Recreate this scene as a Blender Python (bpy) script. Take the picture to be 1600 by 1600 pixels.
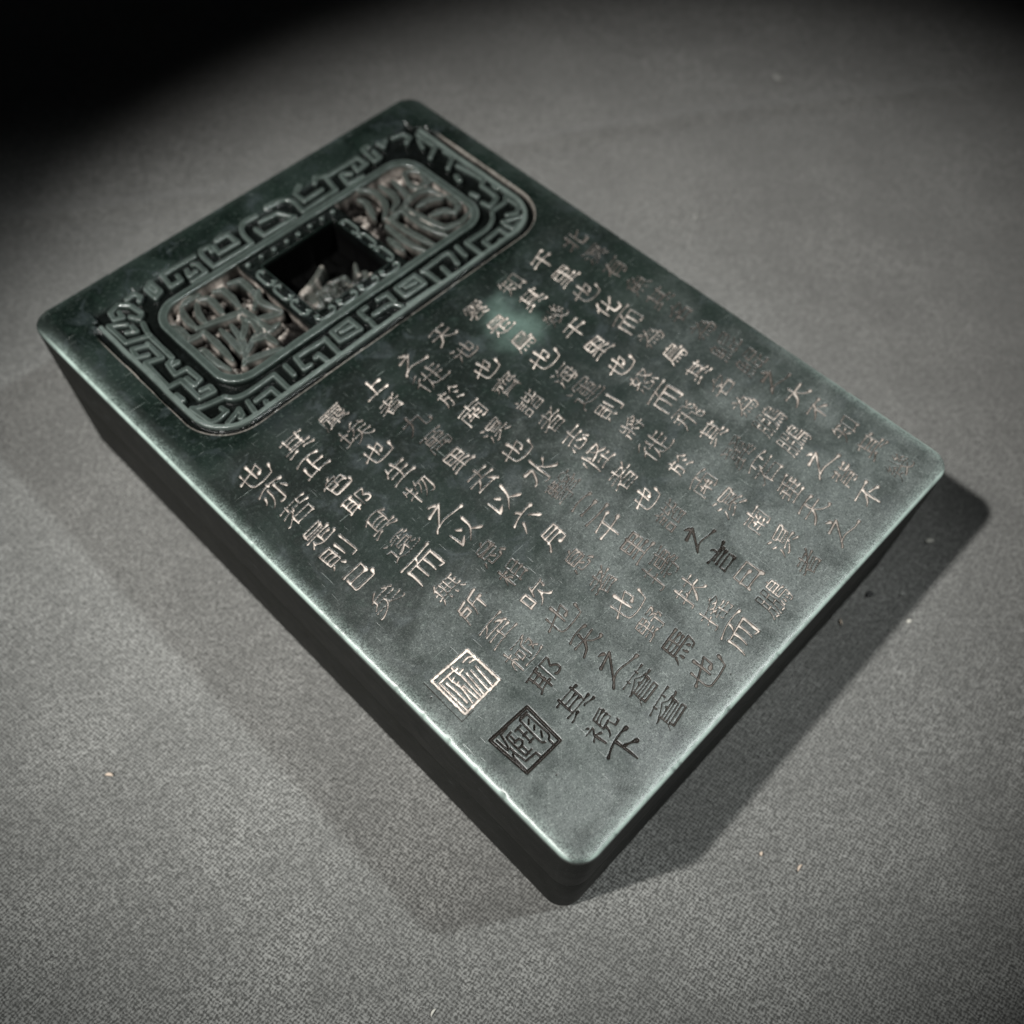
import bpy, math, random
import numpy as np
from mathutils import Matrix, Vector

random.seed(7)
rng = np.random.default_rng(7)
MM = 0.001
sc = bpy.context.scene
for o in list(bpy.data.objects):
    bpy.data.objects.remove(o)

# ------------------------------------------------------------------ camera
W, L, H = 110.0, 160.0, 41.8          # the stone box: width, length, height in millimetres
cam_d = bpy.data.cameras.new('camera')
cam = bpy.data.objects.new('camera', cam_d)
sc.collection.objects.link(cam)
R = Matrix(((0.7017800611, -0.7121524899, 0.0185358288),
            (-0.6034445352, -0.6080816671, -0.5158404589),
            (0.3786283649, 0.3508212042, -0.8564841178)))
rot = Matrix((R[0], -R[1], -R[2])).transposed()      # columns: right, up, back
cam.matrix_world = Matrix.Translation(Vector((-85.5822, -91.17, 200.2192)) * MM) @ rot.to_4x4()
cam_d.sensor_width = 36
cam_d.lens = 34.214
cam_d.clip_start = 0.005
cam_d.clip_end = 20
cam_d.dof.use_dof = True
cam_d.dof.focus_distance = 0.170
cam_d.dof.aperture_fstop = 12.5
cam_d.dof.aperture_blades = 0
sc.camera = cam

# ------------------------------------------------------------------ room light
w = bpy.data.worlds.new('World')
sc.world = w
w.use_nodes = True
bg = w.node_tree.nodes['Background']
bg.inputs[0].default_value = (0.86, 0.93, 1.0, 1)
bg.inputs[1].default_value = 0.006
sc.view_settings.view_transform = 'Standard'
sc.view_settings.look = 'None'
sc.view_settings.exposure = 0
sc.view_settings.gamma = 1


def spot(name, loc, tgt, power, cone, blend, size, col):
    d = bpy.data.lights.new(name, 'SPOT')
    d.energy = power
    d.spot_size = math.radians(cone)
    d.spot_blend = blend
    d.shadow_soft_size = size
    d.color = col
    o = bpy.data.objects.new(name, d)
    sc.collection.objects.link(o)
    o.location = Vector(loc) * MM
    o.rotation_euler = (Vector(tgt) * MM - o.location).to_track_quat('-Z', 'Y').to_euler()
    return o


# two museum spots: their shadows fall to the right and to the left of the stone
spot('showcase_spot', (-308, 55, 500), (20, 8, 0), 21.0, 33.4, 0.90, 0.010, (1.0, 0.99, 0.955))
spot('showcase_spot', (150, -215, 460), (-42, -8, 0), 6.2, 37, 1.0, 0.012, (0.95, 1.0, 0.99))

# ------------------------------------------------------------------ materials


def mat(name):
    m = bpy.data.materials.new(name)
    m.use_nodes = True
    nt = m.node_tree
    b = nt.nodes['Principled BSDF']
    return m, nt, b


class NT:
    def __init__(s, nt):
        s.nt = nt

    def n(s, typ, **kw):
        nd = s.nt.nodes.new(typ)
        for k, v in kw.items():
            setattr(nd, k, v)
        return nd

    def link(s, a, b):
        s.nt.links.new(a, b)

    def val(s, x, sock):
        if isinstance(x, (int, float)):
            sock.default_value = x
        elif isinstance(x, tuple):
            sock.default_value = x
        else:
            s.link(x, sock)

    def math(s, op, a, b=0.0, c=None, clamp=False):
        nd = s.n('ShaderNodeMath', operation=op)
        nd.use_clamp = clamp
        s.val(a, nd.inputs[0])
        s.val(b, nd.inputs[1])
        if c is not None:
            s.val(c, nd.inputs[2])
        return nd.outputs[0]

    def ramp(s, fac, a, b, ca=0.0, cb=1.0):
        nd = s.n('ShaderNodeMapRange', interpolation_type='SMOOTHSTEP')
        s.val(fac, nd.inputs[0])
        nd.inputs[1].default_value = a
        nd.inputs[2].default_value = b
        nd.inputs[3].default_value = ca
        nd.inputs[4].default_value = cb
        return nd.outputs[0]

    def mix(s, fac, a, b):
        nd = s.n('ShaderNodeMix', data_type='RGBA')
        s.val(fac, nd.inputs[0])
        s.val(a if not isinstance(a, tuple) else (*a, 1)[:4], nd.inputs[6])
        s.val(b if not isinstance(b, tuple) else (*b, 1)[:4], nd.inputs[7])
        return nd.outputs[2]

    def noise(s, vec, scale, detail=3, rough=0.5, dist=0.0):
        nd = s.n('ShaderNodeTexNoise')
        s.link(vec, nd.inputs['Vector'])
        nd.inputs['Scale'].default_value = scale
        nd.inputs['Detail'].default_value = detail
        nd.inputs['Roughness'].default_value = rough
        nd.inputs['Distortion'].default_value = dist
        return nd.outputs[0]


def mmcoord(g, scale=(1000, 1000, 1000), rotz=0.0):
    tc = g.n('ShaderNodeTexCoord')
    mp = g.n('ShaderNodeMapping')
    mp.inputs['Scale'].default_value = scale
    mp.inputs['Rotation'].default_value = (0, 0, rotz)
    g.link(tc.outputs['Object'], mp.inputs['Vector'])
    return mp.outputs[0]


def blob(g, v, x, y, r0, r1):
    """soft round stain at a fixed place on the stone, in millimetres"""
    nd = g.n('ShaderNodeVectorMath', operation='DISTANCE')
    g.link(v, nd.inputs[0])
    nd.inputs[1].default_value = (x, y, H)
    return g.ramp(nd.outputs['Value'], r1, r0)


def stone_material():
    m, nt, b = mat('dark_green_stone')
    g = NT(nt)
    v = mmcoord(g)
    sep = g.n('ShaderNodeSeparateXYZ')
    g.link(v, sep.inputs[0])
    n1 = g.noise(v, 0.06, 5, 0.62, 0.5)
    n2 = g.noise(v, 0.17, 5, 0.6, 1.0)
    n3 = g.noise(v, 1.1, 4, 0.7)
    n4 = g.noise(v, 3.6, 3, 0.75)
    base = g.mix(g.ramp(n1, 0.38, 0.64), (0.003, 0.006, 0.0045), (0.013, 0.020, 0.017))
    base = g.mix(g.math('MULTIPLY', g.ramp(n2, 0.5, 0.72), 0.7), base, (0.028, 0.036, 0.038))
    base = g.mix(g.ramp(n2, 0.46, 0.30), base, (0.008, 0.014, 0.011))
    # pale green cloud and black clouds that belong to this stone
    vd = g.n('ShaderNodeVectorMath', operation='ADD')
    nz = g.n('ShaderNodeTexNoise')
    g.link(v, nz.inputs['Vector'])
    nz.inputs['Scale'].default_value = 0.09
    nz.inputs['Detail'].default_value = 4
    sc_ = g.n('ShaderNodeVectorMath', operation='MULTIPLY_ADD')
    g.link(nz.outputs['Color'], sc_.inputs[0])
    sc_.inputs[1].default_value = (22, 22, 0)
    sc_.inputs[2].default_value = (-11, -11, 0)
    g.link(v, vd.inputs[0])
    g.link(sc_.outputs[0], vd.inputs[1])
    vv = vd.outputs[0]
    base = g.mix(g.math('MULTIPLY', blob(g, vv, 18, 8, 1, 11), 0.8), base, (0.10, 0.15, 0.13))
    base = g.mix(g.math('MULTIPLY', blob(g, vv, 47, -6, 4, 16), 0.85), base, (0.012, 0.02, 0.016))
    base = g.mix(g.math('MULTIPLY', blob(g, vv, 40, -24, 2, 11), 0.9), base, (0.012, 0.018, 0.016))
    base = g.mix(g.math('MULTIPLY', blob(g, vv, 22, -20, 3, 14), 0.8), base, (0.012, 0.018, 0.016))
    base = g.mix(g.math('MULTIPLY', blob(g, vv, -33, 24, 2, 8), 0.7), base, (0.01, 0.014, 0.014))
    base = g.mix(g.math('MULTIPLY', blob(g, vv, 46, 22, 2, 9), 0.8), base, (0.008, 0.012, 0.010))
    base = g.mix(g.math('MULTIPLY', blob(g, vv, -30, -76, 1, 9), 0.45), base, (0.045, 0.042, 0.055))
    # sheen painted into the colour: paler towards the near end, dark at the far
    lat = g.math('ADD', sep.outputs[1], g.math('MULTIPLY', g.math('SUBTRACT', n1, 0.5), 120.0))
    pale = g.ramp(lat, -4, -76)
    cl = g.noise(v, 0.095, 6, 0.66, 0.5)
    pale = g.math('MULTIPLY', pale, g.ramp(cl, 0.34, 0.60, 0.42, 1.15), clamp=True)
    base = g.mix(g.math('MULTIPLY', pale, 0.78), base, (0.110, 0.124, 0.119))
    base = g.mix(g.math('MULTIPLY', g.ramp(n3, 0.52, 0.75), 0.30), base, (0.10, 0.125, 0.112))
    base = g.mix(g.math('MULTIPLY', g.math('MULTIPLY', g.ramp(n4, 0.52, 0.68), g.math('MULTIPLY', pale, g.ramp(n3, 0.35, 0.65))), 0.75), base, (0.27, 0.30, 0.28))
    base = g.mix(g.math('MULTIPLY', g.ramp(n4, 0.47, 0.33), 0.7), base, (0.012, 0.016, 0.016))
    # worn rim, with the edge highlight painted into its pale colour
    ex = g.math('SUBTRACT', 55.0, g.math('ABSOLUTE', sep.outputs[0]))
    ey = g.math('SUBTRACT', 80.0, g.math('ABSOLUTE', sep.outputs[1]))
    e = g.math('MINIMUM', ex, ey)
    e = g.math('ADD', e, g.math('MULTIPLY', g.math('SUBTRACT', n3, 0.5), 3.0))
    top = g.ramp(sep.outputs[2], H - 1.3, H - 0.25)
    wear = g.math('MULTIPLY', g.ramp(e, 3.0, -0.6), top)
    wear = g.math('MULTIPLY', wear, g.ramp(n4, 0.40, 0.58, 0.12, 0.75))
    wear = g.math('MAXIMUM', wear, g.math('MULTIPLY', g.ramp(g.math('MINIMUM', ex, ey), 0.95, 0.4), top))
    wear = g.math('MULTIPLY', wear, g.ramp(n2, 0.25, 0.55, 0.5, 1.0))
    far_edge = g.math('MAXIMUM', g.ramp(sep.outputs[1], 66, 77), g.math('MULTIPLY', g.ramp(sep.outputs[0], 40, 50), g.ramp(sep.outputs[1], -70, -25)))  # far edges get little of the painted highlight
    wear = g.math('MULTIPLY', wear, g.math('SUBTRACT', 1.0, g.math('MULTIPLY', far_edge, 0.9)))
    base = g.mix(g.math('MULTIPLY', wear, 0.85), base, (0.36, 0.45, 0.41))
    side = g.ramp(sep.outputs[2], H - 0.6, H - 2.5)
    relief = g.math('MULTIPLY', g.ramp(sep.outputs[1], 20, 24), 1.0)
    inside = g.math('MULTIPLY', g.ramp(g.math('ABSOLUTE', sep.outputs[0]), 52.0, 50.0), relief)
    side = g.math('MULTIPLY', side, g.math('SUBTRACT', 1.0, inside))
    base = g.mix(g.math('MULTIPLY', side, 0.95), base, g.mix(g.ramp(g.noise(mmcoord(g, (60, 60, 1900)), 1.0, 4, 0.7), 0.35, 0.65), (0.0035, 0.0035, 0.003), (0.011, 0.011, 0.009)))  # side walls are the same stone, their shade painted in as near-black
    # fine scratches
    vs = mmcoord(g, (150, 3200, 1000), 0.5)
    vs2 = mmcoord(g, (3000, 170, 1000), 0.35)
    s1 = g.ramp(g.noise(vs, 1.0, 2, 0.5), 0.70, 0.76)
    s2 = g.ramp(g.noise(vs2, 1.0, 2, 0.5), 0.71, 0.77)
    scr = g.math('MAXIMUM', s1, s2)
    base = g.mix(g.math('MULTIPLY', scr, 0.22), base, (0.30, 0.34, 0.32))
    # cut surfaces (attributes written per vertex by the carving)
    cut = g.n('ShaderNodeAttribute', attribute_name='cut')
    pig = g.n('ShaderNodeAttribute', attribute_name='pig')
    brn = g.mix(g.ramp(n4, 0.3, 0.7), (0.006, 0.005, 0.004), (0.022, 0.017, 0.014))
    blacken = g.n('ShaderNodeAttribute', attribute_name='blacken')
    wea = g.n('ShaderNodeAttribute', attribute_name='wear')
    wf = g.math('MULTIPLY', wea.outputs['Fac'], g.ramp(n2, 0.2, 0.6, 0.5, 1.0), clamp=True)
    base = g.mix(wf, base, (0.098, 0.120, 0.110))
    base = g.mix(cut.outputs['Fac'], base, brn)
    pk = g.mix(g.ramp(n3, 0.35, 0.65), (0.46, 0.395, 0.35), (0.80, 0.72, 0.65))
    pf = g.math('MULTIPLY', pig.outputs['Fac'], g.ramp(n4, 0.22, 0.5, 0.6, 1.0), clamp=True)
    base = g.mix(pf, base, pk)
    base = g.mix(blacken.outputs['Fac'], base, (0.002, 0.002, 0.002))
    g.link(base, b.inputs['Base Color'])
    r = g.math('ADD', 0.37, g.math('MULTIPLY', g.math('SUBTRACT', n2, 0.5), 0.25))
    r = g.math('ADD', r, g.math('MULTIPLY', g.math('SUBTRACT', n4, 0.5), 0.30))
    r = g.math('ADD', r, g.math('MULTIPLY', side, 0.18))
    r = g.math('SUBTRACT', r, g.math('MULTIPLY', inside, 0.18))
    r = g.math('ADD', r, g.math('MULTIPLY', pf, 0.15), clamp=True)
    g.link(r, b.inputs['Roughness'])
    sp = g.math('MULTIPLY', g.math('SUBTRACT', 1.0, blacken.outputs['Fac']), g.math('SUBTRACT', 1.0, g.math('MULTIPLY', cut.outputs['Fac'], 0.75)))
    sp = g.math('MULTIPLY', sp, g.math('SUBTRACT', 0.75, g.math('MULTIPLY', side, 0.6)), clamp=True)
    g.link(sp, b.inputs['Specular IOR Level'])
    bp = g.n('ShaderNodeBump')
    bp.inputs['Strength'].default_value = 0.5
    bp.inputs['Distance'].default_value = 0.00008
    hsum = g.math('ADD', g.math('MULTIPLY', n4, 0.8), g.math('MULTIPLY', n3, 0.9))
    hsum = g.math('SUBTRACT', hsum, g.math('MULTIPLY', scr, 0.5))
    g.link(hsum, bp.inputs['Height'])
    g.link(bp.outputs[0], b.inputs['Normal'])
    return m


def cloth_material():
    m, nt, b = mat('grey_woven_felt')
    g = NT(nt)
    v = mmcoord(g, (1000, 1000, 1000), math.radians(38))
    nd = g.n('ShaderNodeTexNoise')
    g.link(v, nd.inputs['Vector'])
    nd.inputs['Scale'].default_value = 0.55
    nd.inputs['Detail'].default_value = 3
    ma = g.n('ShaderNodeVectorMath', operation='MULTIPLY_ADD')
    g.link(nd.outputs['Color'], ma.inputs[0])
    ma.inputs[1].default_value = (1.5, 1.5, 0)
    g.link(v, ma.inputs[2])
    sp = g.n('ShaderNodeSeparateXYZ')
    g.link(ma.outputs[0], sp.inputs[0])
    a = g.math('SINE', g.math('MULTIPLY', sp.outputs[0], 6.2832 / 1.05))
    c = g.math('SINE', g.math('MULTIPLY', sp.outputs[1], 6.2832 / 0.95))
    weave = g.math('MULTIPLY', a, c)
    n1 = g.noise(v, 1.15, 4, 0.72)
    n2 = g.noise(v, 5.0, 3, 0.7)
    n0 = g.noise(v, 0.035, 5, 0.6)
    n9 = g.noise(v, 0.33, 3, 0.6)
    vf = mmcoord(g, (1400, 9000, 1000), 0.9)
    fib = g.noise(vf, 1.0, 3, 0.6, 1.5)
    hgt = g.math('ADD', g.math('MULTIPLY', weave, 0.24), g.math('MULTIPLY', n1, 1.45))
    hgt = g.math('ADD', hgt, g.math('MULTIPLY', n2, 0.8))
    hgt = g.math('ADD', hgt, g.math('MULTIPLY', fib, 0.35))
    tone = g.ramp(hgt, 1.02, 1.62)
    col = g.mix(tone, (0.070, 0.070, 0.066), (0.350, 0.349, 0.334))
    dk = g.math('ADD', g.math('MULTIPLY', g.ramp(n0, 0.36, 0.60), 0.30), g.math('MULTIPLY', g.ramp(n9, 0.4, 0.62), 0.22))
    col = g.mix(dk, col, (0.105, 0.105, 0.10))
    fl = g.ramp(g.noise(v, 3.1, 2, 0.5), 0.735, 0.77)
    col = g.mix(g.math('MULTIPLY', fl, 0.8), col, (0.72, 0.70, 0.66))
    g.link(col, b.inputs['Base Color'])
    b.inputs['Roughness'].default_value = 0.9
    b.inputs['Specular IOR Level'].default_value = 0.15
    b.inputs['Sheen Weight'].default_value = 0.25
    b.inputs['Sheen Roughness'].default_value = 0.5
    bp = g.n('ShaderNodeBump')
    bp.inputs['Strength'].default_value = 0.8
    bp.inputs['Distance'].default_value = 0.00026
    g.link(hgt, bp.inputs['Height'])
    g.link(bp.outputs[0], b.inputs['Normal'])
    return m


def plain(name, col, rough=0.6):
    m, nt, b = mat(name)
    g = NT(nt)
    v = mmcoord(g)
    n = g.noise(v, 2.0, 3, 0.6)
    g.link(g.mix(n, tuple(c * 0.7 for c in col), tuple(min(1, c * 1.25) for c in col)), b.inputs['Base Color'])
    b.inputs['Roughness'].default_value = rough
    return m


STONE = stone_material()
CLOTH = cloth_material()


def new_mesh(name, verts, faces, material, parent=None, smooth=True, attrs=None):
    """verts: (n,3) array in millimetres, faces: (m,4) int array or list of tuples"""
    me = bpy.data.meshes.new(name)
    verts = np.asarray(verts, dtype=np.float64) * MM
    if isinstance(faces, np.ndarray):
        nf = len(faces)
        k = faces.shape[1]
        me.vertices.add(len(verts))
        me.vertices.foreach_set('co', verts.astype(np.float32).ravel())
        me.loops.add(nf * k)
        me.loops.foreach_set('vertex_index', faces.astype(np.int32).ravel())
        me.polygons.add(nf)
        me.polygons.foreach_set('loop_start', np.arange(0, nf * k, k, dtype=np.int32))
        me.update(calc_edges=True)
    else:
        me.from_pydata([tuple(v) for v in verts], [], faces)
        me.update()
    me.polygons.foreach_set('use_smooth', [smooth] * len(me.polygons))
    if attrs:
        for k_, a in attrs.items():
            at = me.attributes.new(k_, 'FLOAT', 'POINT')
            at.data.foreach_set('value', np.asarray(a, dtype=np.float32))
    me.materials.append(material)
    ob = bpy.data.objects.new(name, me)
    sc.collection.objects.link(ob)
    if parent:
        ob.parent = parent
    return ob


# ------------------------------------------------------------------ the cloth
def build_cloth():
    xs = np.concatenate([np.linspace(-900, -200, 15)[:-1], np.linspace(-200, 420, 311), np.linspace(420, 1100, 15)[1:]])
    ys = np.concatenate([np.linspace(-900, -260, 15)[:-1], np.linspace(-260, 360, 311), np.linspace(360, 1100, 15)[1:]])
    X, Y = np.meshgrid(xs, ys)
    # one soft crease runs behind the stone
    p0, p1 = np.array([-32., 164.]), np.array([189., 25.])
    d = (p1 - p0) / np.linalg.norm(p1 - p0)
    nn = np.array([-d[1], d[0]])
    s = (X - p0[0]) * nn[0] + (Y - p0[1]) * nn[1]
    s = s + 2.5 * np.sin(((X - p0[0]) * d[0] + (Y - p0[1]) * d[1]) / 45.0)
    far = 1 / (1 + np.exp(-(s + 18) / 6))
    Z = 1.5 * np.exp(-(s / 2.6) ** 2) * far
    und = 0.35 * np.sin(X / 61 + 1.3) * np.sin(Y / 47 + 0.4) + 0.2 * np.sin(X / 23 + Y / 31)
    dd = np.maximum(np.abs(X) - 60, np.abs(Y) - 85)
    Z = Z + und * np.clip(dd / 60, 0, 1)
    nx, ny = len(xs), len(ys)
    V = np.stack([X.ravel(), Y.ravel(), Z.ravel()], 1)
    i = np.arange(nx - 1)[None, :] + nx * np.arange(ny - 1)[:, None]
    i = i.ravel()
    F = np.stack([i, i + 1, i + 1 + nx, i + nx], 1)
    o = new_mesh('table_cloth', V, F, CLOTH)
    o['kind'] = 'structure'
    o['label'] = 'grey felted cloth covering the table'
    # loose surface hairs of the felt, too many to count
    hm = plain('felt_hair', (0.34, 0.34, 0.33), 0.8)
    rh = np.random.default_rng(11)
    V, F = [], []
    cnt = 0
    while cnt < 9000:
        hx, hy = rh.uniform(-135, 110), rh.uniform(-150, 95)
        if abs(hx) < 56 and abs(hy) < 81:
            continue
        cnt += 1
        ln = rh.uniform(0.5, 1.9)
        a = rh.uniform(0, 6.283)
        cv_ = rh.normal(0, 1.1)
        hgt_ = rh.uniform(0.12, 0.42)
        r0 = rh.uniform(0.018, 0.034)
        px, py = hx, hy
        ring = []
        for k in range(5):
            t = k / 4
            z = 0.32 + hgt_ * math.sin(t * math.pi) - 0.12
            ring.append((px, py, z, a))
            px += math.cos(a) * ln / 4
            py += math.sin(a) * ln / 4
            a += cv_ / 4
        b0 = len(V)
        for (x_, y_, z_, a_) in ring:
            nx_, ny_ = -math.sin(a_), math.cos(a_)
            V.append((x_ + nx_ * r0, y_ + ny_ * r0, z_))
            V.append((x_ - nx_ * r0, y_ - ny_ * r0, z_))
            V.append((x_, y_, z_ + r0 * 1.6))
        for k in range(4):
            q = b0 + 3 * k
            for m_ in range(3):
                n_ = (m_ + 1) % 3
                F.append((q + m_, q + 3 + m_, q + 3 + n_, q + n_))
    h = new_mesh('felt_hair', np.array(V), np.array(F), hm, o)
    h['kind'] = 'stuff'


build_cloth()

# ------------------------------------------------------------------ the inkstone
stone = bpy.data.objects.new('inkstone_box', None)
sc.collection.objects.link(stone)
stone.empty_display_size = 0.02
stone['label'] = 'dark green carved stone slab box with Chinese inscription and openwork panel on grey cloth'
stone['category'] = 'inkstone'

CR = 4.6


def rloop(inset, n=14):
    hx, hy, r = W / 2 - inset, L / 2 - inset, max(CR - inset, 0.4)
    pts = []
    for (cx, cy, a0) in ((hx - r, hy - r, 0), (-hx + r, hy - r, 90), (-hx + r, -hy + r, 180), (hx - r, -hy + r, 270)):
        for k in range(n + 1):
            a = math.radians(a0 + 90 * k / n)
            pts.append((cx + r * math.cos(a), cy + r * math.sin(a)))
    # extra points along the straight runs so that the edge can wander a little
    out = []
    for i in range(len(pts)):
        a, b2 = pts[i], pts[(i + 1) % len(pts)]
        out.append(a)
        dl = math.hypot(a[0] - b2[0], a[1] - b2[1])
        m = int(dl // 1.5)
        if dl > 10:
            m = int(290 if dl > 115 else 200)
            for q in range(1, m):
                t = q / m
                out.append((a[0] + (b2[0] - a[0]) * t, a[1] + (b2[1] - a[1]) * t))
    return np.array(out)


RX, RY = 52.32, 77.28    # the carved field: an axis aligned rectangle of this half size


def shell(name, prof, cap_rect=False, jitter=0.0):
    loops = []
    base_n = len(rloop(0.0))
    rs = np.random.default_rng(3)
    nz_ = rs.normal(0, 1, base_n)
    nz_ = (nz_ + np.roll(nz_, 1)) * 0.5
    chips = np.where(rs.random(base_n) < 0.022, rs.uniform(0.15, 0.42, base_n), 0)
    for j, (ins, z) in enumerate(prof):
        p = rloop(ins)
        if jitter and 0 < j < 7:
            zz = np.full(len(p), z) - np.abs(nz_) * jitter * (1 if ins < 0.7 else 0.3)
        else:
            zz = np.full(len(p), z)
        if jitter:
            cc = np.column_stack([np.clip(p[:, 0], -48, 48), np.clip(p[:, 1], -73, 73)])
            dv = cc - p
            dv /= np.maximum(np.linalg.norm(dv, axis=1), 1e-6)[:, None]
            p = p + dv * (chips * (1.0 if 1 < j < 6 else 0.4 if j == 6 else 0))[:, None] * min(1, max(0.0, 1.2 - ins))
        loops.append(np.column_stack([p, zz]))
    if cap_rect:
        p = loops[0][:, :2]
        q = np.column_stack([np.clip(p[:, 0], -RX, RX), np.clip(p[:, 1], -RY, RY)])
        # push interior points out to the rectangle
        loops.insert(0, np.column_stack([q, np.full(len(p), H)]))
    n = base_n
    V = np.vstack(loops)
    F = []
    for j in range(len(loops) - 1):
        for i in range(n):
            k = (i + 1) % n
            F.append((j * n + i, (j + 1) * n + i, (j + 1) * n + k, j * n + k))
    return V, F, n, len(loops)


prof = [(1.25, H - 0.02), (0.80, H - 0.05), (0.55, H - 0.10), (0.36, H - 0.18), (0.22, H - 0.29), (0.10, H - 0.44),
        (0.03, H - 0.65), (0.0, H - 1.0), (0.0, H - 2.0), (0.0, 22.2), (0.02, 22.1), (0.08, 22.03), (1.5, 22.03)]
V, F, n, k = shell('lid', prof, True, 0.05)
F.append(tuple(reversed([(k - 1) * n + i for i in range(n)])))
lid = new_mesh('lid_side', V, F, STONE, stone, attrs={'cut': np.zeros(len(V)), 'pig': np.zeros(len(V))})
prof = [(1.5, 21.97), (0.08, 21.97), (0.02, 21.9), (0.0, 21.8), (0.0, 2.2), (0.1, 1.4), (0.4, 0.7), (1.0, 0.2), (1.8, 0.0)]
V, F, n, k = shell('base', prof)
F.append(tuple(range(n)))
F.append(tuple(reversed([(k - 1) * n + i for i in range(n)])))
base = new_mesh('base_tray', V, F, STONE, stone, attrs={'cut': np.zeros(len(V)), 'pig': np.zeros(len(V))})

# ------------------------------------------------------------------ carving: the height field of the top face
CELL = 0.109
BL = 8
nbx = int(round(2 * RX / (CELL * BL)))
nby = int(round(2 * RY / (CELL * BL)))
NX, NY = nbx * BL, nby * BL
gx = np.linspace(-RX, RX, NX + 1)
gy = np.linspace(-RY, RY, NY + 1)
dx, dy = gx[1] - gx[0], gy[1] - gy[0]
Z = np.zeros((NY + 1, NX + 1), np.float32)
CUT = np.zeros_like(Z)
PIG = np.zeros_like(Z)
BLACKEN = np.zeros_like(Z)
WEAR = np.zeros_like(Z)
ID = np.zeros((NY + 1, NX + 1), np.int32)
IDD = np.full((NY + 1, NX + 1), 1e3, np.float32)
PARTS = []       # (name, label or None, parent key)


def part_id(name, label=None):
    PARTS.append((name, label))
    return len(PARTS)


def ss(a, b, x):
    t = np.clip((x - a) / (b - a), 0, 1)
    return t * t * (3 - 2 * t)


def win(x0, x1, y0, y1):
    i0 = max(0, int((y0 + RY) / dy)); i1 = min(NY + 1, int((y1 + RY) / dy) + 2)
    j0 = max(0, int((x0 + RX) / dx)); j1 = min(NX + 1, int((x1 + RX) / dx) + 2)
    return slice(i0, i1), slice(j0, j1)


def smooth_poly(p, step=0.25, corner=62):
    """Catmull-Rom through p that keeps hard corners"""
    p = np.asarray(p, float)
    if len(p) < 3:
        d = np.linalg.norm(p[1] - p[0])
        n = max(2, int(d / step) + 1)
        return p[0] + (p[1] - p[0]) * np.linspace(0, 1, n)[:, None]
    u = np.diff(p, axis=0)
    u /= np.maximum(np.linalg.norm(u, axis=1), 1e-6)[:, None]
    hard = [True] + [bool(np.degrees(np.arccos(np.clip(u[i] @ u[i + 1], -1, 1))) > corner) for i in range(len(u) - 1)] + [True]
    out = [p[0]]
    for i in range(len(p) - 1):
        a, b = p[i], p[i + 1]
        pa = a - (b - a) if hard[i] else p[i - 1]
        pb = b + (b - a) if hard[i + 1] else p[i + 2]
        n = max(1, int(np.linalg.norm(b - a) / step))
        for t in np.linspace(0, 1, n + 1)[1:]:
            out.append(0.5 * ((2 * a) + (b - pa) * t + (2 * pa - 5 * a + 4 * b - pb) * t * t + (-pa + 3 * a - 3 * b + pb) * t ** 3))
    return np.array(out)


def poly_dist(P, Rd, reach):
    """distance minus radius to a polyline with a radius at each point, on the grid window round it"""
    x0, y0 = P.min(0) - reach - Rd.max(); x1, y1 = P.max(0) + reach + Rd.max()
    sy, sx = win(x0, x1, y0, y1)
    D = np.full((sy.stop - sy.start, sx.stop - sx.start), 1e3, np.float32)
    T = np.zeros_like(D)
    for k in range(len(P) - 1):
        a, b = P[k], P[k + 1]
        ra, rb = Rd[k], Rd[k + 1]
        m = reach + max(ra, rb)
        wy, wx = win(min(a[0], b[0]) - m, max(a[0], b[0]) + m, min(a[1], b[1]) - m, max(a[1], b[1]) + m)
        Xg, Yg = np.meshgrid(gx[wx], gy[wy])
        e = b - a
        t = np.clip(((Xg - a[0]) * e[0] + (Yg - a[1]) * e[1]) / max(e @ e, 1e-9), 0, 1)
        d = np.hypot(Xg - a[0] - t * e[0], Yg - a[1] - t * e[1]) - (ra + (rb - ra) * t)
        iy = slice(wy.start - sy.start, wy.stop - sy.start); ix = slice(wx.start - sx.start, wx.stop - sx.start)
        sub = D[iy, ix]
        D[iy, ix] = np.minimum(sub, d[:sub.shape[0], :sub.shape[1]])
    return sy, sx, D


def claim(sy, sx, D, thr, pid):
    m = (D < thr) & (D < IDD[sy, sx])
    ID[sy, sx][m] = pid
    IDD[sy, sx][m] = D[m]


# ---- relief panel ---------------------------------------------------
XX, YY = np.meshgrid(gx, gy)


def rbox(x0, x1, y0, y1, r):
    cx, cy, hx, hy = (x0 + x1) / 2, (y0 + y1) / 2, (x1 - x0) / 2 - r, (y1 - y0) / 2 - r
    qx, qy = np.abs(XX - cx) - hx, np.abs(YY - cy) - hy
    return (np.hypot(np.maximum(qx, 0), np.maximum(qy, 0)) + np.minimum(np.maximum(qx, qy), 0) - r).astype(np.float32)


def vnoise(scale, seed):
    r = np.random.default_rng(seed)
    nx_, ny_ = int(2 * RX / scale) + 3, int(2 * RY / scale) + 3
    G = r.normal(0, 1, (ny_, nx_))
    fx, fy = (gx + RX) / scale, (gy + RY) / scale
    ix, iy = fx.astype(int), fy.astype(int)
    tx, ty = fx - ix, fy - iy
    tx, ty = tx * tx * (3 - 2 * tx), ty * ty * (3 - 2 * ty)
    A = G[iy][:, ix] * (1 - tx) + G[iy][:, ix + 1] * tx
    B = G[iy + 1][:, ix] * (1 - tx) + G[iy + 1][:, ix + 1] * tx
    return (A * (1 - ty)[:, None] + B * ty[:, None]).astype(np.float32)


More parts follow.
